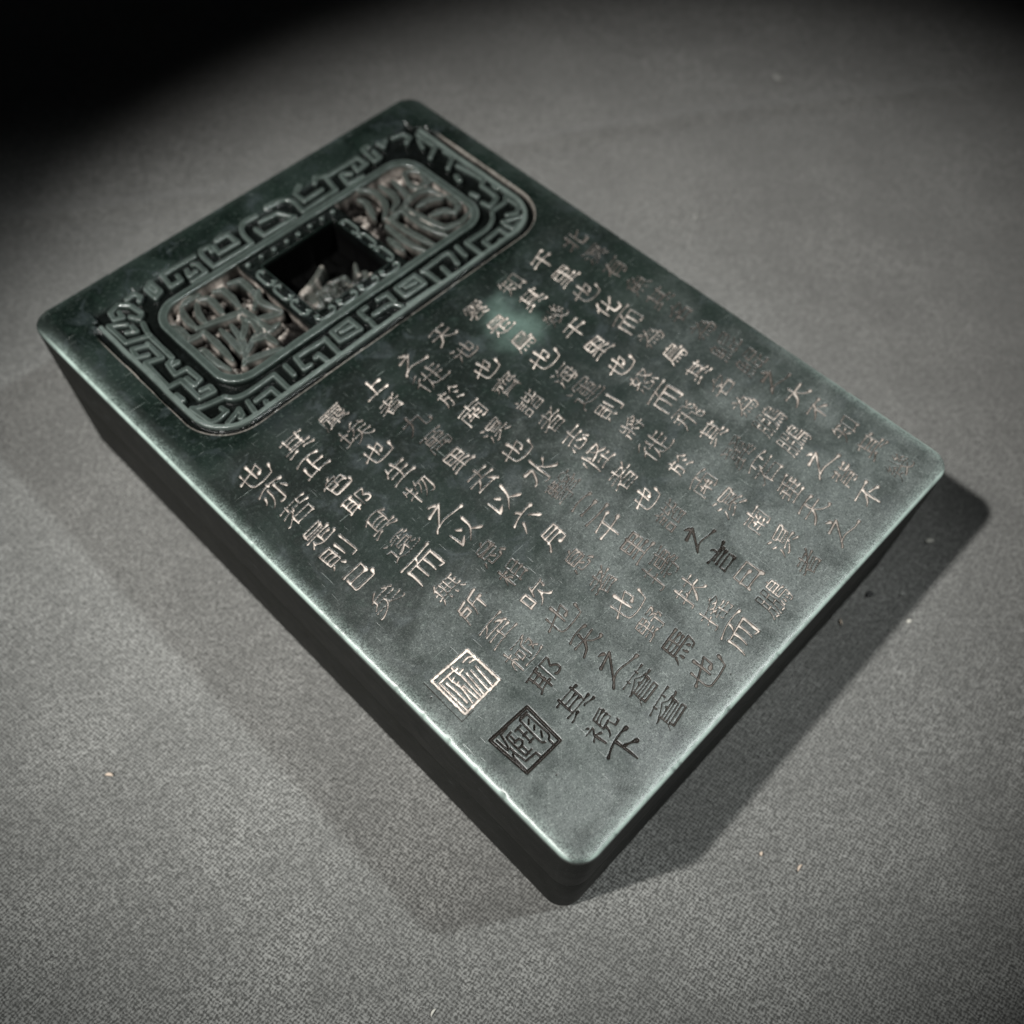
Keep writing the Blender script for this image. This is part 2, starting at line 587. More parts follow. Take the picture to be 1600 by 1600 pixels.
N1, N2, N3 = vnoise(0.5, 1), vnoise(1.6, 2), vnoise(5.0, 3)
sR = rbox(-44.9, 47.2, 26.2, 80, 8.5) + 0.06 * N3
fade = 1 - ss(69.5, 73.5, YY)
p_floor = part_id('relief_ground')
p_rim = part_id('outer_rim')
p_inner = part_id('inner_border', 'smooth flat border round the openwork panels')
p_panelL = part_id('openwork_ground', 'brown pierced ground behind the scrolls on the left')
p_panelR = part_id('openwork_ground', 'brown pierced ground behind the scrolls on the right')
p_well = part_id('square_well', 'deep dark square opening between the two scroll panels')
p_frame = part_id('well_frame')

inside = ss(0.0, -0.35, sR + 0.45)
FD = 1.55
Zr = -FD * inside * fade
moat = ss(0.45, 0.8, sR) * (1 - ss(2.0, 2.15, sR)) * (1 - ss(66, 69, YY))
rim = (1 - ss(0.42, 0.62, np.abs(sR))) * (1 - ss(67.5, 69.5, YY))
Zr = np.where(rim > 0, -1.3 * (1 - rim) - 0.05, np.minimum(-FD * inside * fade, -1.25 * moat))
sel = (sR < 2.3) & (YY < 73.8)
Z[sel] = Zr[sel]
# broad soft hollow polished into the stone round the panel
hol = np.clip(1 - np.abs(sR - 2.2) / 5.0, 0, 1) * (sR > 2.15) * (YY < 69)
Z -= (0.10 * hol ** 2).astype(np.float32)
ID[sel & (sR < 2.2)] = p_floor
IDD[sel & (sR < 2.2)] = 5.0
m = sel & (np.abs(sR) < 0.62) & (YY < 69.4)
ID[m] = p_rim
m_rim = m
IDD[m] = -1
PIG[sel] = (0.30 * ss(1.9, 2.12, sR) * (1 - ss(2.15, 2.35, sR)) * (1 - ss(60, 66, YY)))[sel]  # lit outer edge of the moat, painted in as a pale pink line
PIG = np.maximum(PIG, 0.30 * ss(2.0, 2.15, sR) * (1 - ss(2.25, 2.5, sR)) * (1 - ss(60, 66, YY)) * ss(-0.2, 0.9, N3 + 0.6)).astype(np.float32)

sI = rbox(-35.8, 38.6, 34.2, 64.0, 6.4) + 0.04 * N3
t = ss(0.0, 0.30, sI)
inb = (sI < 0.3)
Z[inb] = (-FD * t * fade + 0.06)[inb]
m = sI < 0.25
ID[m] = p_inner; IDD[m] = -1

pan = rbox(-34.0, 36.8, 36.0, 62.2, 5.0) + 0.05 * N3
cb = rbox(-13.0, 14.9, 35.0, 63.2, 0.4)
floorz = -3.1 + 0.35 * N2 + 0.15 * N1 - 0.9 * ss(0.2, 1.1, N3)
g_ = ss(0.15, -0.3, pan) * ss(-0.1, 0.2, cb)
mp_ = (pan < 0.15) & (cb > -0.1)
Z[mp_] = (floorz * g_ + 0.05)[mp_]
pp = ss(-0.5, -1.3, Z) * (0.30 + 0.28 * np.clip(N2, -1, 1)) * (1 - 0.7 * ss(-3.2, -4.0, Z))
PIG[mp_] = np.clip(pp, 0, 1)[mp_]
CUT[mp_] = (ss(-0.4, -1.0, Z) * 0.9)[mp_]
m = (pan < 0.0) & (cb > 0.0)
ID[m] = p_panelL; IDD[m] = 4
ID[m & (XX > 0)] = p_panelR

# centre block with the square well
op = rbox(-9.4, 11.3, 39.0, 58.0, 0.35)
m = (pan < 0.1) & (cb <= 0.05)
zc = np.where(op > 0.55, -1.15, -0.10)
zc = -1.05 * ss(0.45, 0.75, op) - 0.12
zc = zc + 1.05 * np.maximum(0, 1 - np.abs(cb + 0.35) / 0.35) * (cb > -0.9)
zc = np.where(op < 0.0, -0.12 - 9.3 * ss(0.0, -0.18, op), zc)
zc = np.where(op < -0.2, -9.4 + 0.5 * N2, zc)
gate = ss(0.1, -0.25, pan)
Z[m] = (zc * gate + 0.05 * (1 - gate))[m]
PIG[m] = 0
CUT[m] = (0.75 * ss(-0.05, -0.3, op))[m]
ID[m] = p_frame; IDD[m] = 4
m = op < 0.02
ID[m] = p_well; IDD[m] = 4


def ridge(P, hw, top, fall, name, label=None, limit=None, taper=0.0, groove=0.0, own=0.25, pid=None):
    P = smooth_poly(P, 0.3, 55)
    s = np.concatenate([[0], np.cumsum(np.linalg.norm(np.diff(P, axis=0), axis=1))])
    s /= max(s[-1], 1e-6)
    Rd = hw * (1 - taper * (2 * np.abs(s - 0.5)) ** 2.2)
    # hand cut wobble
    Rd = Rd * (1 + 0.05 * np.sin(s * 17 + P[0, 0]))
    sy, sx, D = poly_dist(P, Rd, fall + 0.1)
    k = 1 - ss(-0.12, fall, D)
    base_ = Z[sy, sx]
    prof_ = top - 0.14 * ss(-0.35, 0.0, D)
    if groove:
        prof_ = prof_ - groove * (0.5 + 0.5 * np.cos((D + hw) * 6.283 / 0.42))
    newz = base_ * (1 - k) + prof_ * k
    kk = (k > 0.02)
    if limit is not None:
        kk = kk & limit[sy, sx]
    BLACKEN[sy, sx][kk] = (BLACKEN[sy, sx] * (1 - k))[kk]
    WEAR[sy, sx][kk] = np.maximum(WEAR[sy, sx], k * (0.32 + 0.68 * np.exp(-((D + 0.12) / 0.13) ** 2)))[kk]
    mk = (k > 0) & (newz > base_)
    if limit is not None:
        mk &= limit[sy, sx]
    Z[sy, sx][mk] = newz[mk]
    pid = pid or part_id(name, label)
    mm_ = (D < own)
    if limit is not None:
        mm_ &= limit[sy, sx]
    mm_ &= D < IDD[sy, sx]
    ID[sy, sx][mm_] = pid
    IDD[sy, sx][mm_] = D[mm_]
    return sy, sx, D, mk, k


TR = {"fret":[[[-40.5,64.7],[-43.5,66.9],[-43.4,60.5],[-38.8,58.7]],
[[-40.0,63.5],[-40.0,61.6],[-41.7,62.7]],
[[-37.8,62.6],[-38.5,60.1],[-38.8,57.6],[-38.9,50.3]],
[[-39.4,49.9],[-40.6,49.6],[-41.1,46.2],[-38.4,45.8],[-38.2,41.5],[-39.9,41.1],[-40.0,43.7]],
[[-39.9,48.6],[-38.9,48.6]],
[[-40.8,56.8],[-43.6,58.1],[-44.1,55.4],[-42.1,54.5]],
[[-40.3,57.2],[-40.4,51.8],[-43.7,53.0],[-44.0,44.4],[-41.1,44.1],[-41.2,37.6],[-38.0,37.1],[-37.9,38.7],[-39.8,39.1]],
[[-44.1,41.6],[-43.9,39.7]],
[[-37.4,34.4],[-42.0,35.5],[-43.9,36.6],[-43.3,31.2],[-41.7,30.8],[-39.3,31.1],[-39.6,32.6]],
[[-37.4,34.4],[-36.2,32.9],[-33.4,32.0],[-26.6,32.0],[-26.8,26.3],[-26.4,26.5],[-17.2,25.9],[-16.5,26.8],[-16.6,29.7],[-17.7,29.5]],
[[-23.5,32.2],[-23.7,29.1]],
[[-41.0,28.6],[-38.4,29.4],[-37.2,29.9],[-37.6,28.1],[-38.3,27.9]],
[[-43.4,29.1],[-41.1,27.1],[-35.5,26.3],[-34.8,30.2]],
[[-33.5,29.2],[-29.3,29.4],[-29.2,26.1],[-32.5,26.4],[-32.2,27.6]],
[[-13.4,32.0],[-14.0,32.0],[-20.6,32.4],[-21.2,28.8],[-19.6,28.7]],
[[-12.9,32.1],[-13.4,26.2]],
[[-11.6,26.3],[-4.3,26.5]],
[[-5.7,32.7],[-5.7,28.8],[-11.0,29.4],[-10.7,32.5],[-5.7,32.7]],
[[-9.3,31.1],[-6.5,30.9]],
[[-0.8,32.7],[-2.8,32.7],[-3.0,30.0]],
[[2.5,32.7],[5.1,32.5],[4.8,29.8]],
[[-1.0,30.0],[3.6,29.7],[5.0,27.7]],
[[-2.7,29.7],[-3.2,26.4],[0.3,26.1]],
[[1.9,26.5],[5.0,26.1]],
[[6.3,27.0],[14.2,26.6]],
[[13.1,32.4],[13.1,29.0],[7.5,29.2],[7.6,32.4],[13.1,32.4]],
[[9.3,31.1],[11.7,30.7]],
[[15.2,32.1],[15.7,30.8],[15.7,26.1]],
[[16.1,32.2],[22.6,32.4],[23.4,31.4],[22.5,28.4]],
[[19.2,29.8],[18.7,26.2],[28.4,26.1],[28.5,31.7],[34.8,31.6],[38.1,32.9],[40.1,34.8],[44.2,35.0],[45.7,36.0],[45.7,31.7],[43.6,30.5],[41.5,31.6]],
[[26.0,32.3],[25.5,28.9]],
[[39.2,30.6],[42.1,29.5],[44.5,28.7]],
[[39.0,29.6],[39.3,27.6],[43.3,27.8]],
[[31.5,26.6],[31.5,29.1],[37.0,29.5],[37.0,26.3]],
[[34.5,26.7],[34.9,25.5]],
[[45.1,51.9],[46.1,44.0],[44.3,42.9],[44.1,38.2],[43.4,37.1],[40.6,36.4],[40.3,38.5]],
[[46.5,40.8],[46.4,39.7]],
[[42.3,49.5],[41.8,47.8]],
[[40.6,42.5],[40.9,41.0]],
[[45.9,67.1],[46.0,60.8],[42.3,58.6]],
[[44.8,65.3],[43.5,62.7]],
[[46.4,57.9],[46.3,55.2],[42.8,52.9]],
[[40.7,70.4],[43.5,69.8],[43.7,67.6],[41.9,66.8]],
[[36.8,71.3],[36.8,69.6],[38.8,71.0]],
[[34.0,72.0],[32.5,72.1],[31.8,67.2],[33.7,67.3],[34.0,69.9]],
[[20.1,70.9],[29.6,70.9],[29.8,67.8],[26.6,67.4],[27.1,69.3]],
[[22.7,68.9],[21.9,65.3],[26.2,65.1]],
[[23.4,68.9],[24.7,67.7]],
[[3.0,72.3],[7.3,71.8],[8.9,69.5],[8.4,65.5],[18.6,65.8],[19.7,71.3],[17.6,72.2],[16.4,71.1]],
[[12.9,72.5],[10.8,71.4],[10.8,68.1],[16.2,68.2]],
[[-0.9,69.7],[3.7,69.3],[5.8,65.4],[-2.9,65.6],[-3.1,68.6]],
[[-0.4,71.8],[-4.1,71.8],[-6.0,69.6],[-6.5,65.4],[-17.0,65.6],[-16.8,70.2],[-16.0,71.6],[-14.0,71.4],[-14.5,69.8]],
[[-11.7,71.6],[-8.7,71.6],[-8.6,67.9],[-13.6,68.1],[-13.2,70.6]],
[[-18.3,71.2],[-26.7,71.4],[-27.3,67.2],[-24.6,67.2],[-24.4,69.0]],
[[-22.0,68.8],[-22.6,67.0],[-20.8,67.2]],
[[-20.0,69.5],[-19.2,68.8],[-19.3,65.4],[-23.0,65.3]],
[[-31.6,70.4],[-29.7,71.3],[-29.8,67.6],[-31.6,66.8],[-31.6,70.4]],
[[-30.8,69.7],[-30.6,68.5]],
[[-36.3,70.7],[-34.2,71.0],[-33.8,69.3],[-34.7,68.5]],
[[-37.0,69.1],[-38.6,70.7],[-41.1,69.9],[-41.6,67.6],[-39.9,66.9],[-39.6,68.8]],
[[-36.7,68.3],[-36.3,65.3]],
[[-38.7,66.0],[-37.7,64.1],[-36.6,64.9]]],"strand":[[[-29.4,60.7],[-30.5,57.3],[-30.5,53.5]],
[[-26.3,59.3],[-27.8,56.3],[-28.2,53.2]],
[[-25.3,60.0],[-23.6,58.6],[-23.6,55.7],[-24.0,52.9]],
[[-21.6,59.6],[-19.8,58.6],[-19.8,55.2],[-20.4,51.6]],
[[-17.8,59.2],[-15.3,58.2],[-15.3,54.8],[-16.0,51.6],[-18.5,49.4]],
[[-30.6,53.3],[-28.5,52.8],[-25.9,52.1],[-22.5,51.0],[-20.4,50.6],[-20.0,47.6],[-20.1,43.0]],
[[-34.2,57.8],[-33.2,55.5],[-33.5,52.1],[-31.3,51.5],[-29.9,51.7]],
[[-29.9,51.7],[-30.0,46.5],[-30.4,41.1]],
[[-34.3,48.2],[-33.0,47.6],[-33.1,42.9],[-32.3,39.4]],
[[-27.1,49.6],[-27.2,45.9],[-27.9,41.4]],
[[-24.7,49.1],[-25.6,44.4],[-27.1,40.8],[-29.5,38.4]],
[[-21.8,49.4],[-22.0,47.7],[-25.3,44.3]],
[[-21.6,47.7],[-20.9,46.3],[-21.4,43.3],[-24.2,42.3],[-26.6,40.7]],
[[-24.2,42.3],[-21.2,41.6],[-20.9,38.2]],
[[-19.5,46.5],[-15.0,44.3]],
[[-14.2,53.1],[-16.0,50.2],[-14.5,44.9]],
[[-29.5,38.4],[-27.7,38.7],[-21.1,36.5]],
[[-19.8,45.6],[-19.6,42.2],[-17.2,42.3]],
[[-24.4,61.0],[-27.0,61.3],[-28.9,60.9]],
[[22.2,61.9],[23.7,60.8],[24.6,58.1],[23.5,53.8],[20.4,50.8]],
[[26.9,59.6],[27.2,56.2],[26.5,53.2],[23.5,51.5]],
[[20.2,59.6],[20.7,57.3],[18.8,52.4]],
[[30.2,58.8],[29.8,54.6],[28.9,51.9],[25.9,50.3],[22.5,49.9]],
[[33.9,59.1],[32.4,55.1],[33.0,52.5],[36.2,52.9],[37.3,56.6],[35.6,58.7],[33.9,59.1]],
[[28.6,51.1],[31.8,51.8],[34.5,50.7],[35.3,46.9]],
[[28.5,48.2],[32.1,48.1],[34.6,46.4]],
[[28.6,43.9],[31.9,43.0],[33.5,40.7]],
[[26.3,49.6],[27.4,42.6],[28.3,38.7],[32.2,37.5],[36.1,38.5]],
[[25.0,49.3],[25.3,43.1],[26.8,36.6]],
[[20.9,49.7],[21.6,43.1],[22.8,35.5]],
[[19.1,48.5],[18.9,41.4],[20.1,36.0]],
[[16.6,45.1],[16.6,40.0]],
[[33.3,40.5],[36.0,42.4],[36.0,46.2]],
[[23.1,49.3],[20.9,49.7]]],"s1":[[[-41.2,-40.53],[-41.09,-48.39],[-49.52,-48.62],[-49.49,-40.25],[-41.2,-40.53]],
[[-45.39,-40.99],[-45.47,-41.59],[-45.24,-43.16],[-45.36,-45.85],[-45.47,-48.38]],
[[-45.47,-41.59],[-46.95,-41.59],[-48.87,-41.54],[-48.85,-44.87],[-48.82,-48.28]],
[[-46.95,-41.59],[-47.04,-42.71],[-46.75,-44.99],[-47.24,-48.05]],
[[-46.91,-42.71],[-46.33,-42.62]],
[[-46.99,-43.82],[-46.41,-43.74]],
[[-46.88,-44.86],[-46.24,-44.84],[-46.1,-48.14]],
[[-47.99,-42.42],[-47.83,-44.83],[-47.87,-47.42]],
[[-44.28,-43.59],[-44.84,-48.62]],
[[-43.38,-43.68],[-43.74,-48.4]],
[[-42.27,-43.71],[-42.71,-48.37]],
[[-43.26,-41.62],[-42.08,-41.57],[-41.37,-42.01]],
[[-42.56,-42.46],[-41.58,-42.62],[-41.01,-43.19]],
[[-45.35,-41.85],[-44.76,-41.76]],
[[-44.97,-42.63],[-44.2,-42.59]]],"s1o":[[-50.7,-39.58],[-50.83,-49.23],[-48.08,-49.16]],"s2":[[[-41.2,-55.14],[-41.5,-63.1],[-49.29,-62.98],[-49.73,-54.84],[-41.2,-55.14]],
[[-43.0,-55.57],[-43.76,-55.91],[-43.88,-58.26],[-43.94,-60.92],[-43.49,-61.51]],
[[-43.63,-55.91],[-42.12,-56.03],[-42.05,-58.59],[-42.05,-61.05],[-42.68,-61.65],[-42.78,-62.76]],
[[-42.8,-55.63],[-41.84,-55.76]],
[[-42.56,-56.85],[-43.19,-57.46]],
[[-42.66,-58.26],[-43.22,-58.79]],
[[-42.56,-59.72],[-43.19,-60.59]],
[[-45.61,-56.67],[-44.25,-56.66]],
[[-45.0,-56.6],[-45.13,-59.86]],
[[-45.4,-59.73],[-44.39,-59.66]],
[[-45.3,-58.2],[-44.36,-58.2]],
[[-46.34,-56.34],[-47.22,-56.42],[-47.49,-56.82],[-47.41,-60.52],[-47.09,-60.85],[-45.95,-60.78]],
[[-46.82,-56.81],[-46.84,-58.01]],
[[-47.11,-58.01],[-46.17,-58.01],[-45.98,-58.74],[-46.59,-59.2],[-47.26,-59.2]],
[[-46.66,-59.14],[-46.62,-60.91]],
[[-46.19,-55.27],[-47.81,-55.42],[-48.44,-57.76],[-48.84,-58.02],[-48.94,-55.63]],
[[-48.31,-58.15],[-48.32,-59.21],[-48.02,-61.5],[-45.84,-61.7],[-45.79,-62.81]],
[[-48.52,-59.14],[-48.92,-59.54],[-49.09,-62.66]]]}
# black inky residue left in the sunk ground, worn pale tops
BLACKEN[sel] = (0.85 * ss(-0.4, -1.1, Z))[sel]
BLACKEN[(sI < 0.12)] = 0
band = (sI < 0.2) & (pan > -0.1)
WEAR[band] = (0.30 * ss(0.15, -0.1, sI) + 0.55 * np.exp(-((sI + 0.12) / 0.16) ** 2) + 0.4 * np.exp(-((pan - 0.25) / 0.16) ** 2))[band]
WEAR[m_rim] = 0.95
BLACKEN[mp_] = (0.95 * ss(-2.5, -3.2, Z))[mp_]  # pierced ground turns black with depth
BLACKEN[op < 0.2] = (ss(0.14, 0.0, op))[op < 0.2]  # well blackened all over, walls and floor
BLACKEN[(cb < 0.0) & (op > 0.4) & (pan < 0)] = 0.75
fretzone = (sR < -0.5) & (sI > 0.2) | (YY > 60) & (sI > 0.2)
for P in TR['fret']:
    P = np.array(P)
    small = np.linalg.norm(P[0] - P[-1]) < 2.4 and len(P) == 2
    sy, sx, D, mk, k = ridge(P, 0.68 if small else 0.60, -0.12, 0.26, 'key_fret', None, fretzone)

inpan = (pan < 0.1) & (cb > -0.05)
for P in TR['strand']:
    P = np.array(P)
    sy, sx, D, mk, k = ridge(P, 0.80, -0.16, 0.50, 'scroll_strand', None, inpan, 0.45, 0.16, own=0.5)
    q = mk & (D < 0.1)
    fade_p = ss(-0.05, 0.22, D)
    WEAR[sy, sx][mk] *= 0.6
    CUT[sy, sx][mk] = np.minimum(CUT[sy, sx][mk], fade_p[mk] * 0.8)
    PIG[sy, sx][mk] = (PIG[sy, sx] * 0 + fade_p * (0.22 + 0.30 * np.clip(N2[sy, sx], -0.7, 1)) * ss(-2.2, -1.0, Z[sy, sx]) + 0.02 * (1 - fade_p))[mk]

# beads and curls round the well
inc = (cb < 0.1) & (op > 0.3) & (pan < 0.2)
for bx_, by_ in [(13.1, 60.5), (9.8, 60.5), (6.3, 60.5), (2.7, 60.4), (-0.6, 60.4), (-4.2, 60.4), (-7.7, 60.6), (-11.4, 60.5)]:
    ridge([(bx_ - 0.05, by_), (bx_ + 0.05, by_)], 0.55, 0.12, 0.35, 'bead', None, inc)


def curl(cx, cy, ux, uy, ln, out):
    """C scroll: back line along u, both ends curling towards the well (direction out)"""
    u = np.array([ux, uy]); o = np.array(out)
    c = np.array([cx, cy])
    h = ln / 2
    P = [c - u * (h - 0.9) + o * 1.0, c - u * (h - 0.3) + o * 1.25, c - u * h + o * 0.5, c - u * (h - 0.7) - o * 0.35, c - o * 0.5,
         c + u * (h - 0.7) - o * 0.35, c + u * h + o * 0.5, c + u * (h - 0.3) + o * 1.25, c + u * (h - 0.9) + o * 1.0]
    ridge(P, 0.34, 0.02, 0.28, 'curl', None, inc, 0.0)


for k_ in range(3):
    curl(-11.55, 54.6 - 6.0 * k_, 0, 1, 5.2, (1, 0))
    curl(13.2, 54.0 - 6.0 * k_, 0, 1, 5.2, (-1, 0))
for k_ in range(4):
    curl(-8.2 + 6.2 * k_, 37.0, 1, 0, 5.0, (0, 1))

# the creature in the well, on its rough rock
inw = (op < -0.25)
e1 = 1 - ((XX + 2.0) / 8.0) ** 2 - ((YY - 44.0) / 6.5) ** 2
e2 = 1 - ((XX - 6.5) / 4.6) ** 2 - ((YY - 43.0) / 5.0) ** 2
mass = np.maximum(ss(0, 0.9, e1) * 5.0, ss(0, 0.9, e2) * 4.0) * (1 + 0.22 * N2 + 0.06 * N1)
mm0 = inw & (mass > 0.05)
Z[mm0] = np.maximum(Z, -9.4 + mass)[mm0]
BLACKEN[mm0] = (1 - 0.75 * ss(0.8, 3.5, mass))[mm0]
CUT[mm0] = 0.5
PIG[mm0] = (0.35 * ss(0.3, 1.2, N2 + 0.4 * N3) * ss(2.0, 4.0, mass))[mm0]
pr = part_id('figure_rock')
ID[mm0] = pr
IDD[mm0] = 3
for P, hw, top, gr in [([(-8.8, 48.2), (-4.7, 49.4), (-1.6, 50.4), (2.1, 52.3)], 0.75, -2.2, 0.12), ([(-8.2, 46.4), (-4.5, 46.8), (-1.3, 46.8)], 0.6, -2.8, 0.1), ([(-8.4, 43.4), (-6.8, 45.8), (-4.9, 45.1), (-5.7, 42.8), (-7.5, 42.6)], 0.6, -2.4, 0.12), ([(-8.4, 42.2), (-6.4, 40.7), (-4.4, 39.5)], 0.55, -2.8, 0.1), ([(-9.1, 41.0), (-6.8, 39.5), (-3.4, 39.7)], 0.5, -3.2, 0.1), ([(-2.5, 44.0), (-1.0, 44.5), (0.9, 45.5), (0.9, 47.2)], 0.55, -3.0, 0.1), ([(0.6, 48.4), (2.9, 48.5), (5.0, 47.7)], 0.5, -4.0, 0.1), ([(-1.6, 41.9), (0.2, 41.4), (2.4, 41.7), (4.3, 43.5)], 0.55, -3.4, 0.1), ([(7.0, 45.8), (8.5, 48.1)], 0.5, -2.6, 0.0), ([(8.7, 45.0), (7.7, 42.2), (6.2, 41.2)], 0.7, -3.2, 0.1), ([(3.3, 45.7), (4.7, 46.0), (4.9, 48.3)], 0.45, -4.2, 0.0), ([(1.6, 39.2), (2.8, 41.2)], 0.5, -4.5, 0.0), ([(-3.3, 46.4), (-3.2, 43.9), (-3.0, 40.1)], 0.5, -2.6, 0.1)]:
    sy, sx, D, mk, k = ridge(P, hw * 0.9, top - 2.0, 1.3, 'carved_figure', None, inw, 0.25, gr, own=0.6)
    PIG[sy, sx][mk] = (0.03 + 0.38 * ss(0.2, 1.1, N2[sy, sx]))[mk] * ss(-8, -5, Z[sy, sx][mk])
    CUT[sy, sx][mk] = 0.35
    WEAR[sy, sx][mk] *= 0.8
    BLACKEN[sy, sx][mk] = (BLACKEN[sy, sx] * (1 - k) + 0.55 * k * ss(-4.5, -7.5, Z[sy, sx]))[mk]

